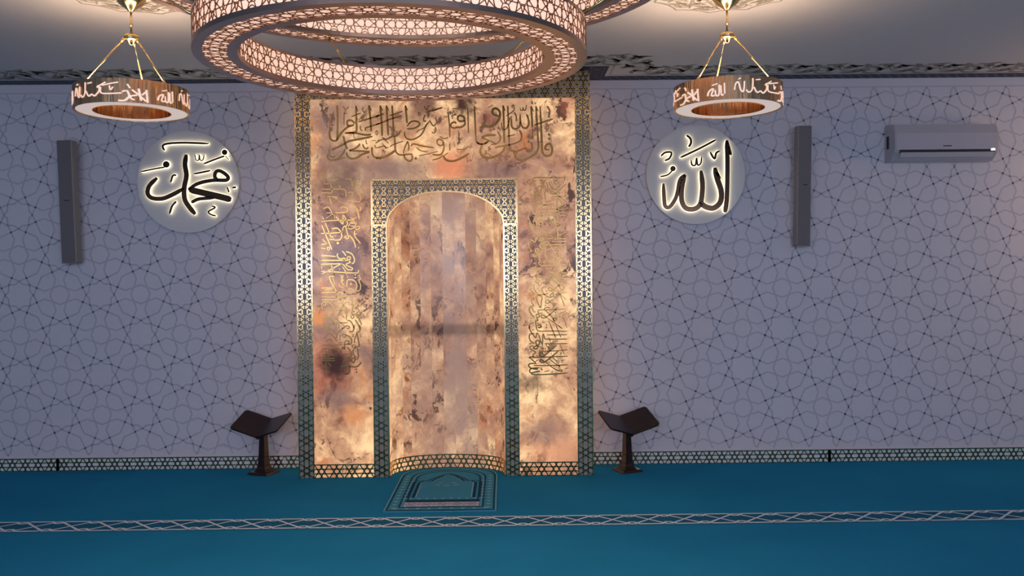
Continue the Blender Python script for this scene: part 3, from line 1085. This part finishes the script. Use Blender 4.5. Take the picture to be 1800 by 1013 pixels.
# carcass: sides and top back to the wall
for a, c_ in ((MX0, MX0 + 0.03), (MX1 - 0.03, MX1)):
    m = MB(); m.box((a, Y_MIH + T + .006, 0), (c_, Y_WALL - 0.002, MZ - .031)); ob = mbuild(m, 'side_slab', M['onyx']); ob.data.transform(Matrix.Translation(MO)); ob.location = -MO
m = MB(); m.box((MX0 + .03, Y_MIH + T, MZ - 0.03), (MX1 - .03, Y_WALL - 0.002, MZ)); mbuild(m, 'top_board', M['backing'])
# pierced borders
def vert(name, x0, z0, z1, w=BW):
    m = MB(); g = lambda x, z, h: (x0 + z, Y_MIH - h, z0 + x)
    lattice(None, z1 - z0, w, m, g, 0.0104, -0.003, 0.003); mbuild(m, name, M['brass'], recalc=False)
vert('side_border', MX0, 0, TZ); vert('side_border', MX1 - BW, 0, TZ)
vert('arch_side_border', AX0, 0, spring); vert('arch_side_border', OX1, 0, spring, AX1 - OX1)
m = MB(); g = lambda x, z, h: (MX0 + x, Y_MIH - h, TZ + z)
lattice(None, MX1 - MX0, MZ - TZ, m, g, 0.0115, -0.003, 0.003, rows=2); mbuild(m, 'top_border', M['brass'], recalc=False)
m = MB(); hh = AZ - spring; g = lambda x, z, h: (AX0 + x, Y_MIH - h, spring + z)
lattice(None, AX1 - AX0, hh, m, g, 0.0095, -0.003, 0.003, rows=4, ok=lambda x, z: not in_open(AX0 + x, spring + z, 0.004), border=False)
for ln in ([(0, 0), (OX0 - AX0, 0)], [(OX1 - AX0, 0), (AX1 - AX0, 0)], [(0, hh), (AX1 - AX0, hh)], [(0, 0), (0, hh)], [(AX1 - AX0, 0), (AX1 - AX0, hh)]):
    m.ribbon(ln, 0.014, g, -0.003, 0.004)
mbuild(m, 'spandrel_border', M['brass'], recalc=False)
for x0_, x1_ in ((MX0 + BW, AX0), (AX1, MX1 - BW)):
    m = MB(); g = lambda x, z, h: (x0_ + x, Y_MIH - h, z); lattice(None, x1_ - x0_, FB, m, g, 0.0100, 0.0003, 0.004); mbuild(m, 'foot_border', M['brass'], recalc=False)
m = MB(); g = lambda x, z, h: (x, Y_MIH - h, z)
m.ribbon([(OX0, 0)] + arch + [(OX1, 0)], 0.012, g, -0.03, 0.006); mbuild(m, 'arch_trim', M['brass'], recalc=False)
# the concave niche: upright staves of onyx
ND = 0.365; NS = 15; NTOP = arch_z(OC) + 0.06
m = MB(); rnd = random.Random(3); pts = []
for i in range(NS + 1):
    a = PI - PI*i/NS; pts.append((OC + OA*math.cos(a)*1.004, Y_MIH + T + (ND - T)*math.sin(a)**0.85 if 0 < i < NS else Y_MIH + T))
tones = [0.0, .1, .05, .1, .3, .5, .6, .95, .95, .8, .55, .25, .1, .1, .0]
for i in range(NS):
    (xa, ya), (xb, yb_) = pts[i], pts[i + 1]
    m.add([(xa, ya, 0), (xb, yb_, 0), (xb, yb_, NTOP), (xa, ya, NTOP), (xa, ya + .02, 0), (xb, yb_ + .02, 0), (xb, yb_ + .02, NTOP), (xa, ya + .02, NTOP)],
          [(0, 1, 2, 3), (7, 6, 5, 4)], 0, False, tones[i])
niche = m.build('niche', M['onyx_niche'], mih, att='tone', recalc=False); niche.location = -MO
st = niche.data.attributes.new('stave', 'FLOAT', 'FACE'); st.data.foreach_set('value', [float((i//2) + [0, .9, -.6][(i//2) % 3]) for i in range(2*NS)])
m = MB(); m.prism([(x, y, NTOP) for x, y in pts], [(x, y, NTOP + 0.02) for x, y in pts]); mbuild(m, 'niche_soffit', M['backing'])
# foot border of the niche, bent round its curve
m = MB(); cum = [0.0]
cur = [(OC + OA*.985*math.cos(PI - PI*i/60), Y_MIH + T + (ND - T - .012)*abs(math.sin(PI*i/60))**0.85) for i in range(61)]
for a, b in zip(cur, cur[1:]): cum.append(cum[-1] + math.hypot(b[0]-a[0], b[1]-a[1]))
def bent(s_, z, h):
    s_ = min(max(s_, 0), cum[-1] - 1e-6); i = max(k for k in range(60) if cum[k] <= s_); t = (s_ - cum[i])/(cum[i+1] - cum[i])
    (xa, ya), (xb, yb2) = cur[i], cur[i+1]; nx, ny = (yb2 - ya), -(xb - xa); L = math.hypot(nx, ny)
    return (xa + (xb-xa)*t + nx/L*h, ya + (yb2-ya)*t + ny/L*h, z)
lattice(True, cum[-1], BW*0.95, m, bent, 0.0095, 0.0, 0.004)
mbuild(m, 'niche_foot_border', M['brass'], recalc=False)

# lettering -----------------------------------------------------------------
def write(mb, blocks, plane, h0, h1, grow=0.0, scale=1.0, nib=True):
    """pen strokes traced in picture crops, set on the plane Y = plane, standing from h0 to h1"""
    for (ox, oy, sc), text in blocks:
        for ln in text.strip().splitlines():
            tk = ln.split()
            def mp(x, y, h):
                p = at(ox + x/sc, oy + y/sc, plane); return (p.x, p.y - h, p.z)
            if tk[0] in 'do':
                r = float(tk[1])*(0.62 if tk[0] == 'd' else 1) + grow; x, y = float(tk[2]), float(tk[3]); n = 4 if tk[0] == 'd' else 20
                ring = [(x + r*math.cos(2*PI*i/n + 0.12), y + r*math.sin(2*PI*i/n + 0.12)) for i in range(n)]
                mb.prism([mp(a, b, h1) for a, b in ring], [mp(a, b, h0) for a, b in ring]); continue
            w = float(tk[0])*scale + grow; v = list(map(float, tk[1:])); p = smooth_line(list(zip(v[0::2], v[1::2])), 6)
            if len(p) == 2: p = [(p[0][0] + (p[1][0]-p[0][0])*i/8, p[0][1] + (p[1][1]-p[0][1])*i/8) for i in range(9)]
            tp = (lambda t: min(1.0, 0.45 + 5*min(t, 1 - t) + 0.1)) if nib else (lambda t: 1.0)
            mb.ribbon(p, w, mp, h0, h1, taper=tp)
for nm, bl, sc in (('headline_inscription', TOP, 1.08), ('side_inscription', LEFT, 1.3), ('side_inscription', RIGHT, 1.35)):
    m = MB(); write(m, bl, Y_MIH, -0.001, 0.005, scale=sc); mbuild(m, nm, M['gold'], recalc=False)

# ================================================================ round back-lit plaques
def plaque(px, py, rpx, blocks, label):
    c = at(px, py, Y_WALL); r = rpx/1550*Y_WALL
    t = empty('calligraphy_plaque', (c.x, Y_WALL, c.z)); O = Vector(t.location); tag(t, label, 'wall plaque', 'round calligraphy plaques')
    m = MB(); n = 96; y1, y0 = Y_WALL - 0.045, Y_WALL - 0.001
    ring = lambda y, q: [(c.x + q*r*math.cos(2*PI*i/n), y, c.z + q*r*math.sin(2*PI*i/n)) for i in range(n)]
    m.prism(ring(y1, 1), ring(y0 - 0.002, 0.985)); m.build('disc', M['disc'], t, origin=O)
    m = MB(); write(m, blocks, y1 - 0.024, -0.004, 0.0, grow=0); m.build('lettering', M['bronze'], t, origin=O, recalc=False)
    m = MB(); write(m, blocks, y1 - 0.024, -0.018, -0.0045, grow=5); m.build('lit_edge', M['halo'], t, origin=O, recalc=False)
    return t
plaque(334, 321, 88.5, DISC_LEFT, 'round white plaque with back-lit bronze script on the wall left of the niche')
plaque(1221, 308.5, 86.5, DISC_RIGHT, 'round white plaque with back-lit bronze script on the wall right of the niche')

# ================================================================ column loudspeakers
def column(tx, ty, bx, by, wpx, label, yaw):
    p1 = at(tx, ty, Y_WALL - 0.19); p0 = at(bx, by, Y_WALL - 0.13); hgt = p1.z - p0.z; w = wpx/1550*Y_WALL*.98; d = 0.085
    t = empty('column_speaker', (p0.x, Y_WALL, p0.z)); tag(t, label, 'loudspeaker', 'column loudspeakers on the wall')
    til = math.atan2(0.06, hgt); rot = Matrix.Rotation(til, 4, 'X') @ Matrix.Rotation(yaw, 4, 'Z')
    def pt(m, name, mat, bev=0.0):
        ob = m.build(name, mat, t, bevel=bev); ob.matrix_local = Matrix.Translation((0, -0.13, 0)) @ rot; return ob
    m = MB(); m.box((-w/2, 0, 0), (w/2, d, hgt)); pt(m, 'housing', M['speaker_side'], 0.006)
    m = MB(); m.box((-w/2 + .006, -.006, .008), (w/2 - .006, .001, hgt - .006)); pt(m, 'grille', M['speaker'], 0.003)
    m = MB(); m.box((-w*.12, -.009, hgt*.505), (w*.2, -.0055, hgt*.512)); pt(m, 'badge', M['slot'])
    m = MB(); m.box((-w/2, -.004, -.010), (w/2, d, 0.0)); pt(m, 'end_cap', M['speaker_side'], 0.002)
    for z in (.12, hgt - .12):
        m = MB(); m.tube((0, -0.06, z), (0, 0.0, z), .012); m.build('wall_bracket', M['speaker_side'], t)
column(114, 246, 121.5, 461.5, 27, 'slim grey column loudspeaker on the wall left of the script plaques', math.radians(-4))
column(1416, 220.5, 1412.5, 431.5, 25, 'slim grey column loudspeaker between the script plaque and the air conditioner', math.radians(4))

# ================================================================ air conditioner
def aircon():
    yf_ = Y_WALL - 0.21; a, b = at(1574, 250, yf_), at(1757, 250, yf_); z1, z0 = at(1660, 215, yf_).z, at(1660, 281, yf_).z
    w, h, d = b.x - a.x, z1 - z0, 0.205
    t = empty('air_conditioner', ((a.x + b.x)/2, Y_WALL, z0)); tag(t, 'white split air conditioner high on the wall at right', 'air conditioner')
    prof = [(0, 0), (0, h), (-d*.55, h), (-d*.80, h*.97), (-d*.97, h*.72), (-d, h*.35), (-d*.93, h*.22), (-d*.60, h*.04), (-d*.45, 0)]
    m = MB(); m.prism([(-w/2, y, z) for y, z in prof], [(w/2, y, z) for y, z in prof]); m.build('casing', M['ac'], t, bevel=0.008)
    pf = [(-d*.55, h*1.0), (-d*.81, h*.97), (-d*.985, h*.72), (-d*1.015, h*.35), (-d*1.0, h*.285)]; pb = [(y + .012, z - .004) for y, z in pf]
    m = MB(); n = len(pf); x0_, x1_ = -w/2 + .012, w/2 - .012
    vs = [(x0_, y, z) for y, z in pf] + [(x1_, y, z) for y, z in pf] + [(x0_, y, z) for y, z in pb] + [(x1_, y, z) for y, z in pb]
    fs = [(i, i+1, n+i+1, n+i) for i in range(n-1)] + [(2*n+i, 3*n+i, 3*n+i+1, 2*n+i+1) for i in range(n-1)]
    fs += [(i, 2*n+i, 2*n+i+1, i+1) for i in range(n-1)] + [(n+i, n+i+1, 3*n+i+1, 3*n+i) for i in range(n-1)] + [(0, n, 3*n, 2*n), (n-1, 3*n-1, 4*n-1, 2*n-1)]
    m.add(vs, fs); fp = m.build('front_panel', M['ac_front'], t)
    m = MB(); m.box((-w*.04, -d*1.035, h*.36), (w*.04, -d*1.0, h*.385)); m.build('badge', M['slot'], fp)
    m = MB(); m.box((x0_ + .03, -d*.975, h*.205), (x1_ - .02, -d*.90, h*.285)); m.build('air_outlet', M['slot'], t)
    m = MB(); m.prism([(x0_ + .04, -d*.985, h*.205), (x1_ - .03, -d*.985, h*.205), (x1_ - .03, -d*.86, h*.085), (x0_ + .04, -d*.86, h*.085)],
                      [(x0_ + .04, -d*.96, h*.225), (x1_ - .03, -d*.96, h*.225), (x1_ - .03, -d*.83, h*.11), (x0_ + .04, -d*.83, h*.11)])
    m.build('louvre', M['ac_front'], t)
    m = MB(); m.box((x1_ - .055, -d*1.005, h*.245), (x1_ - .022, -d*.95, h*.30)); m.build('pilot_lamp', M['led'], t)
    m = MB(); m.box((-w/2 - .003, -d*.42, h*.36), (-w/2 + .002, -d*.22, h*.70)); m.build('side_vent', M['slot'], t)
aircon()

# ================================================================ book stands
def stand(px, py, yaw, label):
    p = at_z(px, py, 0.0); t = empty('book_stand', (p.x, p.y, 0), yaw); tag(t, label, 'book stand', 'folding book stands beside the niche')
    m = MB(); b = 0.099; ch = .012
    m.prism([(-b+ch,-b+ch,.022),(b-ch,-b+ch,.022),(b-ch,b-ch,.022),(-b+ch,b-ch,.022)], [(-b,-b,0),(b,-b,0),(b,b,0),(-b,b,0)]); m.build('base', M['wood'], t, bevel=.006)
    m = MB(); prof = [(.060, .022), (.047, .035), (.036, .07), (.031, .14), (.024, .34)]
    for (r0, z0), (r1, z1) in zip(prof, prof[1:]):
        q = lambda r, z: [(-r, -r, z), (r, -r, z), (r, r, z), (-r, r, z)]
        m.prism(q(r1, z1), q(r0, z0))
    m.build('post', M['wood'], t, bevel=.003)
    tilt = Matrix.Translation((0, 0.01, 0.375)) @ Matrix.Rotation(math.radians(29), 4, 'X')
    for sg in (-1, 1):
        m = MB(); L, Wd, th = .125, .250, .016
        rot = Matrix.Rotation(math.radians(-19)*sg, 4, 'Y'); cut = .018
        base = [(-0.004, -L), (Wd - cut, -L), (Wd, -L + cut), (Wd, L - cut), (Wd - cut, L), (-0.004, L)]
        mt = tilt @ rot
        top = [mt @ Vector((x*sg, y, th/2)) for x, y in base]; bot = [mt @ Vector((x*sg, y, -th/2)) for x, y in base]
        m.prism(top, bot); m.build('book_rest', M['wood'], t, bevel=.003)
    m = MB(); a = tilt @ Vector((0, -.115, -.016)); c_ = tilt @ Vector((0, .115, -.016)); m.tube(a, c_, .014, 12); m.build('hinge', M['wood'], t)
stand(464, 832.5, math.radians(-22), 'dark wooden book stand on the carpet left of the niche')
stand(1102.5, 828, math.radians(24), 'dark wooden book stand on the carpet right of the niche')

# ================================================================ prayer rug
def rug():
    x0_, x1_, y0_, y1_ = at_z(673, 901, 0).x, at_z(873, 900, 0).x, at_z(780, 900.5, 0).y, 7.10; c = (x0_ + x1_)/2; a = (x1_ - x0_)/2; top = 7.46
    rc = [(x0_, y0_), (x1_, y0_)]; n = 20
    def archl(ins, ybase, ytop, half_):
        return [(c + half_*math.cos(PI*i/n), ybase + (ytop - ybase)*(math.sin(PI*i/n)**.8 if 0 < i < n else 0)) for i in range(n + 1)]
    def outline(ins):
        return [(x0_ + ins, y0_ + ins), (x1_ - ins, y0_ + ins)] + archl(ins, y1_ - ins*.7, top - ins*1.15, a - ins)
    m = MB(); O = (c, y0_, 0); H = 0.009; mp = lambda x, y, h: (x, y, H + h)
    ol = outline(0); m.prism([(x, y, H) for x, y in ol], [(x, y, 0.0005) for x, y in ol], 0)
    def loop(ins, w, mi, h=.0008): 
        q = outline(ins); m.ribbon(q + [q[0], q[1]], w, mp, 0, h, mi, flat=True)
    loop(.007, .008, 2); loop(.022, .013, 1); loop(.098, .013, 1); loop(.113, .006, 2); loop(.138, .013, 1)
    # inner field with pointed scalloped head
    ix0, ix1, iy0, iy1, itop = x0_ + .17, x1_ - .17, y0_ + .37, y1_ - .22, 7.20
    hd = [(ix0, iy0), (ix0, iy1), (ix0 + .03, iy1 + .05), (ix0 + .09, iy1 + .05), (c - .10, iy1 + .13), (c - .05, itop - .09), (c, itop - .03), (c + .05, itop - .09), (c + .10, iy1 + .13), (ix1 - .09, iy1 + .05), (ix1 - .03, iy1 + .05), (ix1, iy1), (ix1, iy0)]
    m.ribbon(hd, .022, mp, 0, .001, 1, flat=True); m.ribbon([(x + (.018 if x < c else -.018), y) for x, y in hd], .009, mp, 0, .0011, 2, flat=True)
    hd2 = [(c + (x - c)*1.2, y0_ + .33 + (y - y0_ - .33)*1.04) for x, y in hd]; m.ribbon(hd2, .013, mp, 0, .001, 1, flat=True)
    # patterned plum band along the foot
    bx0, bx1, by0, by1 = x0_ + .125, x1_ - .125, y0_ + .115, y0_ + .235
    m.add([(bx0, by0, H + .001), (bx1, by0, H + .001), (bx1, by1, H + .001), (bx0, by1, H + .001)], [(0, 1, 2, 3)], 4)
    m.add([(bx0, by1, H + .001), (bx1, by1, H + .001), (bx1, by1 + .07, H + .001), (bx0, by1 + .07, H + .001)], [(0, 1, 2, 3)], 1)
    g = lambda x, y, h: (bx0 + x, by0 + .012 + y, H + .001 + h); lattice(None, bx1 - bx0, by1 - by0 - .024, m, g, .010, 0, .0012, 5)
    # little tufts in the border
    def tuft(x, y, s=.021): m.add([(x - s, y + s, H + .0012), (x + s, y + s, H + .0012), (x, y - s, H + .0012)], [(0, 2, 1)], 2)
    for i in range(12):
        y = y0_ + .08 + i*.088
        for sx in (x0_ + .06, x1_ - .06): tuft(sx, y)
        if i > 2 and y < iy1 + .05:
            for sx in (ix0 - .06, ix1 + .06): tuft(sx, y, .016)
    for i in range(9): tuft(x0_ + .08 + i*(x1_ - x0_ - .16)/8, y0_ + .06); tuft(x0_ + .16 + i*(x1_ - x0_ - .32)/8, y0_ + .335, .017)
    for p, q in [((0, 0), (0.03, .04)), ((0, 0), (-.03, .04)), ((0, .03), (.07, .05)), ((0, .03), (-.07, .05)), ((-.09, 0), (-.05, -.03)), ((.09, 0), (.05, -.03)), ((-.03, -.04), (.03, -.04))]:
        m.ribbon([(c + p[0], iy1 - .06 + p[1]), (c + q[0], iy1 - .06 + q[1])], .02, mp, 0, .001, 2, flat=True)
    o = m.build('prayer_rug', [M['rug'], M['rug_dark'], M['rug_light'], M['rug_pale'], M['rug_band'], M['rug_pale']], origin=O, recalc=False)
    tag(o, 'teal arched prayer rug with patterned border on the carpet before the niche', 'rug')
rug()

# ================================================================ chandelier
FRET = []      # one repeat of the pierced star pattern, height 1, period 1.43, star at the origin
def _fr(*pts): FRET.append([((x - 395)/490.0, (435 - y)/490.0) for x, y in pts])
_fr((395, 325), (415, 352), (450, 335), (455, 370), (492, 375), (480, 408), (508, 435))
_fr((390, 192), (440, 318), (450, 345)); _fr((250 + 290, 200), (430, 292), (415, 330))
_fr((545, 192), (525, 260), (508, 345), (490, 400)); _fr((475, 352), (510, 348), (632, 352))
_fr((530, 215), (545, 205), (590, 188), (655, 195), (690, 285), (630, 352), (545, 435)); _fr((490, 400), (545, 435))
_fr((632, 352), (722, 352), (745, 435)); _fr((690, 285), (735, 300), (722, 352)); _fr((660, 195), (722, 235), (745, 240))
_fr((735, 300), (745, 290)); _fr((722, 352), (745, 400))
def fret_lines():
    out = []
    for ln in FRET:
        for sx in (1, -1):
            for sy in (1, -1): out.append([(x*sx, y*sy) for x, y in ln])
    return out
FL = fret_lines()
def fret(mb, L, H, mp, lw):
    n = max(3, round(L/(H*1.43))); P = L/n
    for i in range(n):
        for ln in FL: mb.ribbon(subdiv([((i + .5)*P + x/1.43*P, (y + .5)*H) for x, y in ln], .03), lw, mp, 0.0, 0.0025)
ch = empty('ring_chandelier', (-0.44, 3.63, H_CEIL)); tag(ch, 'huge two-tier ring chandelier with glowing cream star-pierced panels', 'chandelier')
def tier(Ro, Ri, z0, h, lw):
    """one ring: lit shades inside, outside and below, pierced covers, metal rims"""
    t = link('ring', None, ch); zb = z0 - H_CEIL; rm = 0.034
    n = 128
    m = MB(); m.lathe([(Ro, zb + .012), (Ro, zb + h - .012)], n); m.lathe([(Ri, zb + .012), (Ri, zb + h - .012)], n)
    m.lathe([(Ri + rm*.6, zb), (Ro - rm*.6, zb)], n); m.build('lit_shade', M['shade'], t, recalc=False)
    m = MB(); e = .0015
    fret(m, 2*PI*Ro, h - .024, lambda x, y, q: ((Ro + e + q)*math.cos(x/Ro), (Ro + e + q)*math.sin(x/Ro), zb + .012 + y), lw)
    fret(m, 2*PI*Ri, h - .024, lambda x, y, q: ((Ri - e - q)*math.cos(x/Ri), (Ri - e - q)*math.sin(x/Ri), zb + .012 + y), lw)
    Rm = (Ro + Ri)/2; wd = Ro - Ri - 2*rm*.8
    fret(m, 2*PI*Rm, wd, lambda x, y, q: ((Rm - wd/2 + y)*math.cos(x/Rm), (Rm - wd/2 + y)*math.sin(x/Rm), zb - e - q), lw*.72)
    m.build('fretwork', M['fret'], t, recalc=False)
    m = MB()
    for ra, rb in ((Ro - rm, Ro + .006), (Ri - .006, Ri + rm)): m.lathe([(ra, zb - .006), (rb, zb - .006), (rb, zb + .013), (ra, zb + .013)], n, closed=True, smooth=False)
    for ra, rb in ((Ro - .012, Ro + .006), (Ri - .006, Ri + .012)): m.lathe([(ra, zb + h - .012), (rb, zb + h - .012), (rb, zb + h), (ra, zb + h)], n, closed=True, smooth=False)
    m.lathe([(Ri, zb + h - .003), (Ro, zb + h - .003)], n)
    m.build('rim', M['rim'], t, recalc=False); return t
LZ, UZ = 2.497, 2.878
tier(0.78, 0.622, LZ, 0.128, 0.0034); tier(1.20, 1.045, UZ, 0.135, 0.0038)
def hang(ang, r0, z0, r1, z1):
    m = MB(); c_, s_ = math.cos(ang), math.sin(ang); A, B = Vector((r0*c_, r0*s_, z0 - H_CEIL)), Vector((r1*c_, r1*s_, z1 - H_CEIL))
    m.tube(A, B, .006); d = (B - A).normalized()
    m.tube(A, A + d*.05, .014, 12, r2=.009); m.tube(B - d*.05, B, .009, 12, r2=.014)
    m.build('hanger', M['brass'], ch)
for i in range(6):
    a = math.radians(115 + 60*i); hang(a, .70, LZ + .125, 1.12, UZ + .003)
    hang(a + math.radians(30), 1.12, UZ + .132, .55, H_CEIL - .02)
m = MB(); m.lathe([(0, -.045), (.50, -.045), (.60, -.03), (.62, 0)], 64); m.build('canopy', M['brass'], ch)

# ================================================================ pendant lamps
def pendant(cx, cy, spin, label):
    t = empty('pendant_lamp', (cx, cy, H_CEIL)); tag(t, label, 'pendant lamp', 'small gold ring pendants')
    R, r, zt, zb = 0.312, 0.208, 2.716 - H_CEIL, 2.584 - H_CEIL
    m = MB(); m.lathe([(.084, 0), (.087, -.025), (.083, -.052), (.064, -.080), (.030, -.104), (.013, -.120), (0, -.122)], 32); m.build('canopy', M['brass'], t)
    m = MB(); m.tube((0, 0, -.115), (0, 0, -.262), .0065); m.tube((0, 0, -.19), (0, 0, -.205), .010); m.build('stem', M['brass'], t)
    m = MB(); m.lathe([(0, -.255), (.040, -.255), (.042, -.272), (.034, -.285), (.020, -.30), (.010, -.312), (0, -.314)], 28); m.build('hub', M['brass'], t)
    rh = (R + r)/2
    for a in (215, 335, 95):
        a = math.radians(a); c_, s_ = math.cos(a), math.sin(a); A = Vector((.036*c_, .036*s_, -.275)); B = Vector((rh*c_, rh*s_, zt + .004))
        m = MB(); m.tube(A, B, .0048); d = (B - A).normalized(); m.tube(A, A + d*.035, .0075, 10); m.tube(B - d*.03, B, .0075, 10); m.build('arm', M['brass'], t)
    m = MB(); m.lathe([(R, zb), (R, zt), (R - .004, zt), (R - .004, zb)], 72, closed=True, smooth=False); m.build('outer_band', M['gold_mirror'], t, recalc=False)
    m = MB(); m.lathe([(r, zb), (r, zt), (r + .004, zt), (r + .004, zb)], 64, closed=True, smooth=False); m.build('inner_band', M['gold_mirror'], t)
    m = MB(); m.lathe([(r + .004, zb + .004), (R - .012, zb + .004)], 80); m.build('lower_diffuser', M['pend_light'], t, recalc=False)
    m = MB(); m.lathe([(R - .013, zb + .002), (R - .003, zb + .002), (R - .003, zb + .012), (R - .013, zb + .012)], 80, closed=True, smooth=False); m.build('lip', M['brass'], t)
    m = MB(); m.lathe([(r + .006, zt - .012), (R - .006, zt - .012)], 64); m.build('upper_diffuser', M['pend_up'], t, recalc=False)
    for rep in range(3):
        for text, lo, hi in ((BAND, 0, 560), (BAND, 560, 999), (BAND2, 0, 999)):
            m = MB()
            for ln in text.strip().splitlines():
                v = list(map(float, ln.split()[1:])); w = float(ln.split()[0])
                if not lo <= v[0] < hi: continue
                if text is BAND2: v[1::2] = [y - (400 - x)*.36 + 20 for x, y in zip(v[0::2], v[1::2])]
                p = subdiv(smooth_line(list(zip(v[0::2], v[1::2])), 4), 12)
                def mp(x, y, h, rep=rep):
                    f = (x - 648)/437.0
                    a = (math.asin(f) if abs(f) < .8 else math.copysign(.9273 + (abs(f) - .8)*1.7, f)) - PI/2 + spin + rep*2*PI/3
                    return ((R + .0006 + h)*math.cos(a), (R + .0006 + h)*math.sin(a), zb + (1 - (y - 640)/165.0)*(zt - zb)*.98)
                m.ribbon(p, w*0.78, mp, 0, .0022)
            if m.f: m.build('inscription', M['pend_text'], t, recalc=False)
pendant(*PENDANTS[0], math.radians(-38), 'small gold ring pendant hanging left of the chandelier')
pendant(*PENDANTS[1], 0.0, 'small gold ring pendant hanging right of the chandelier')
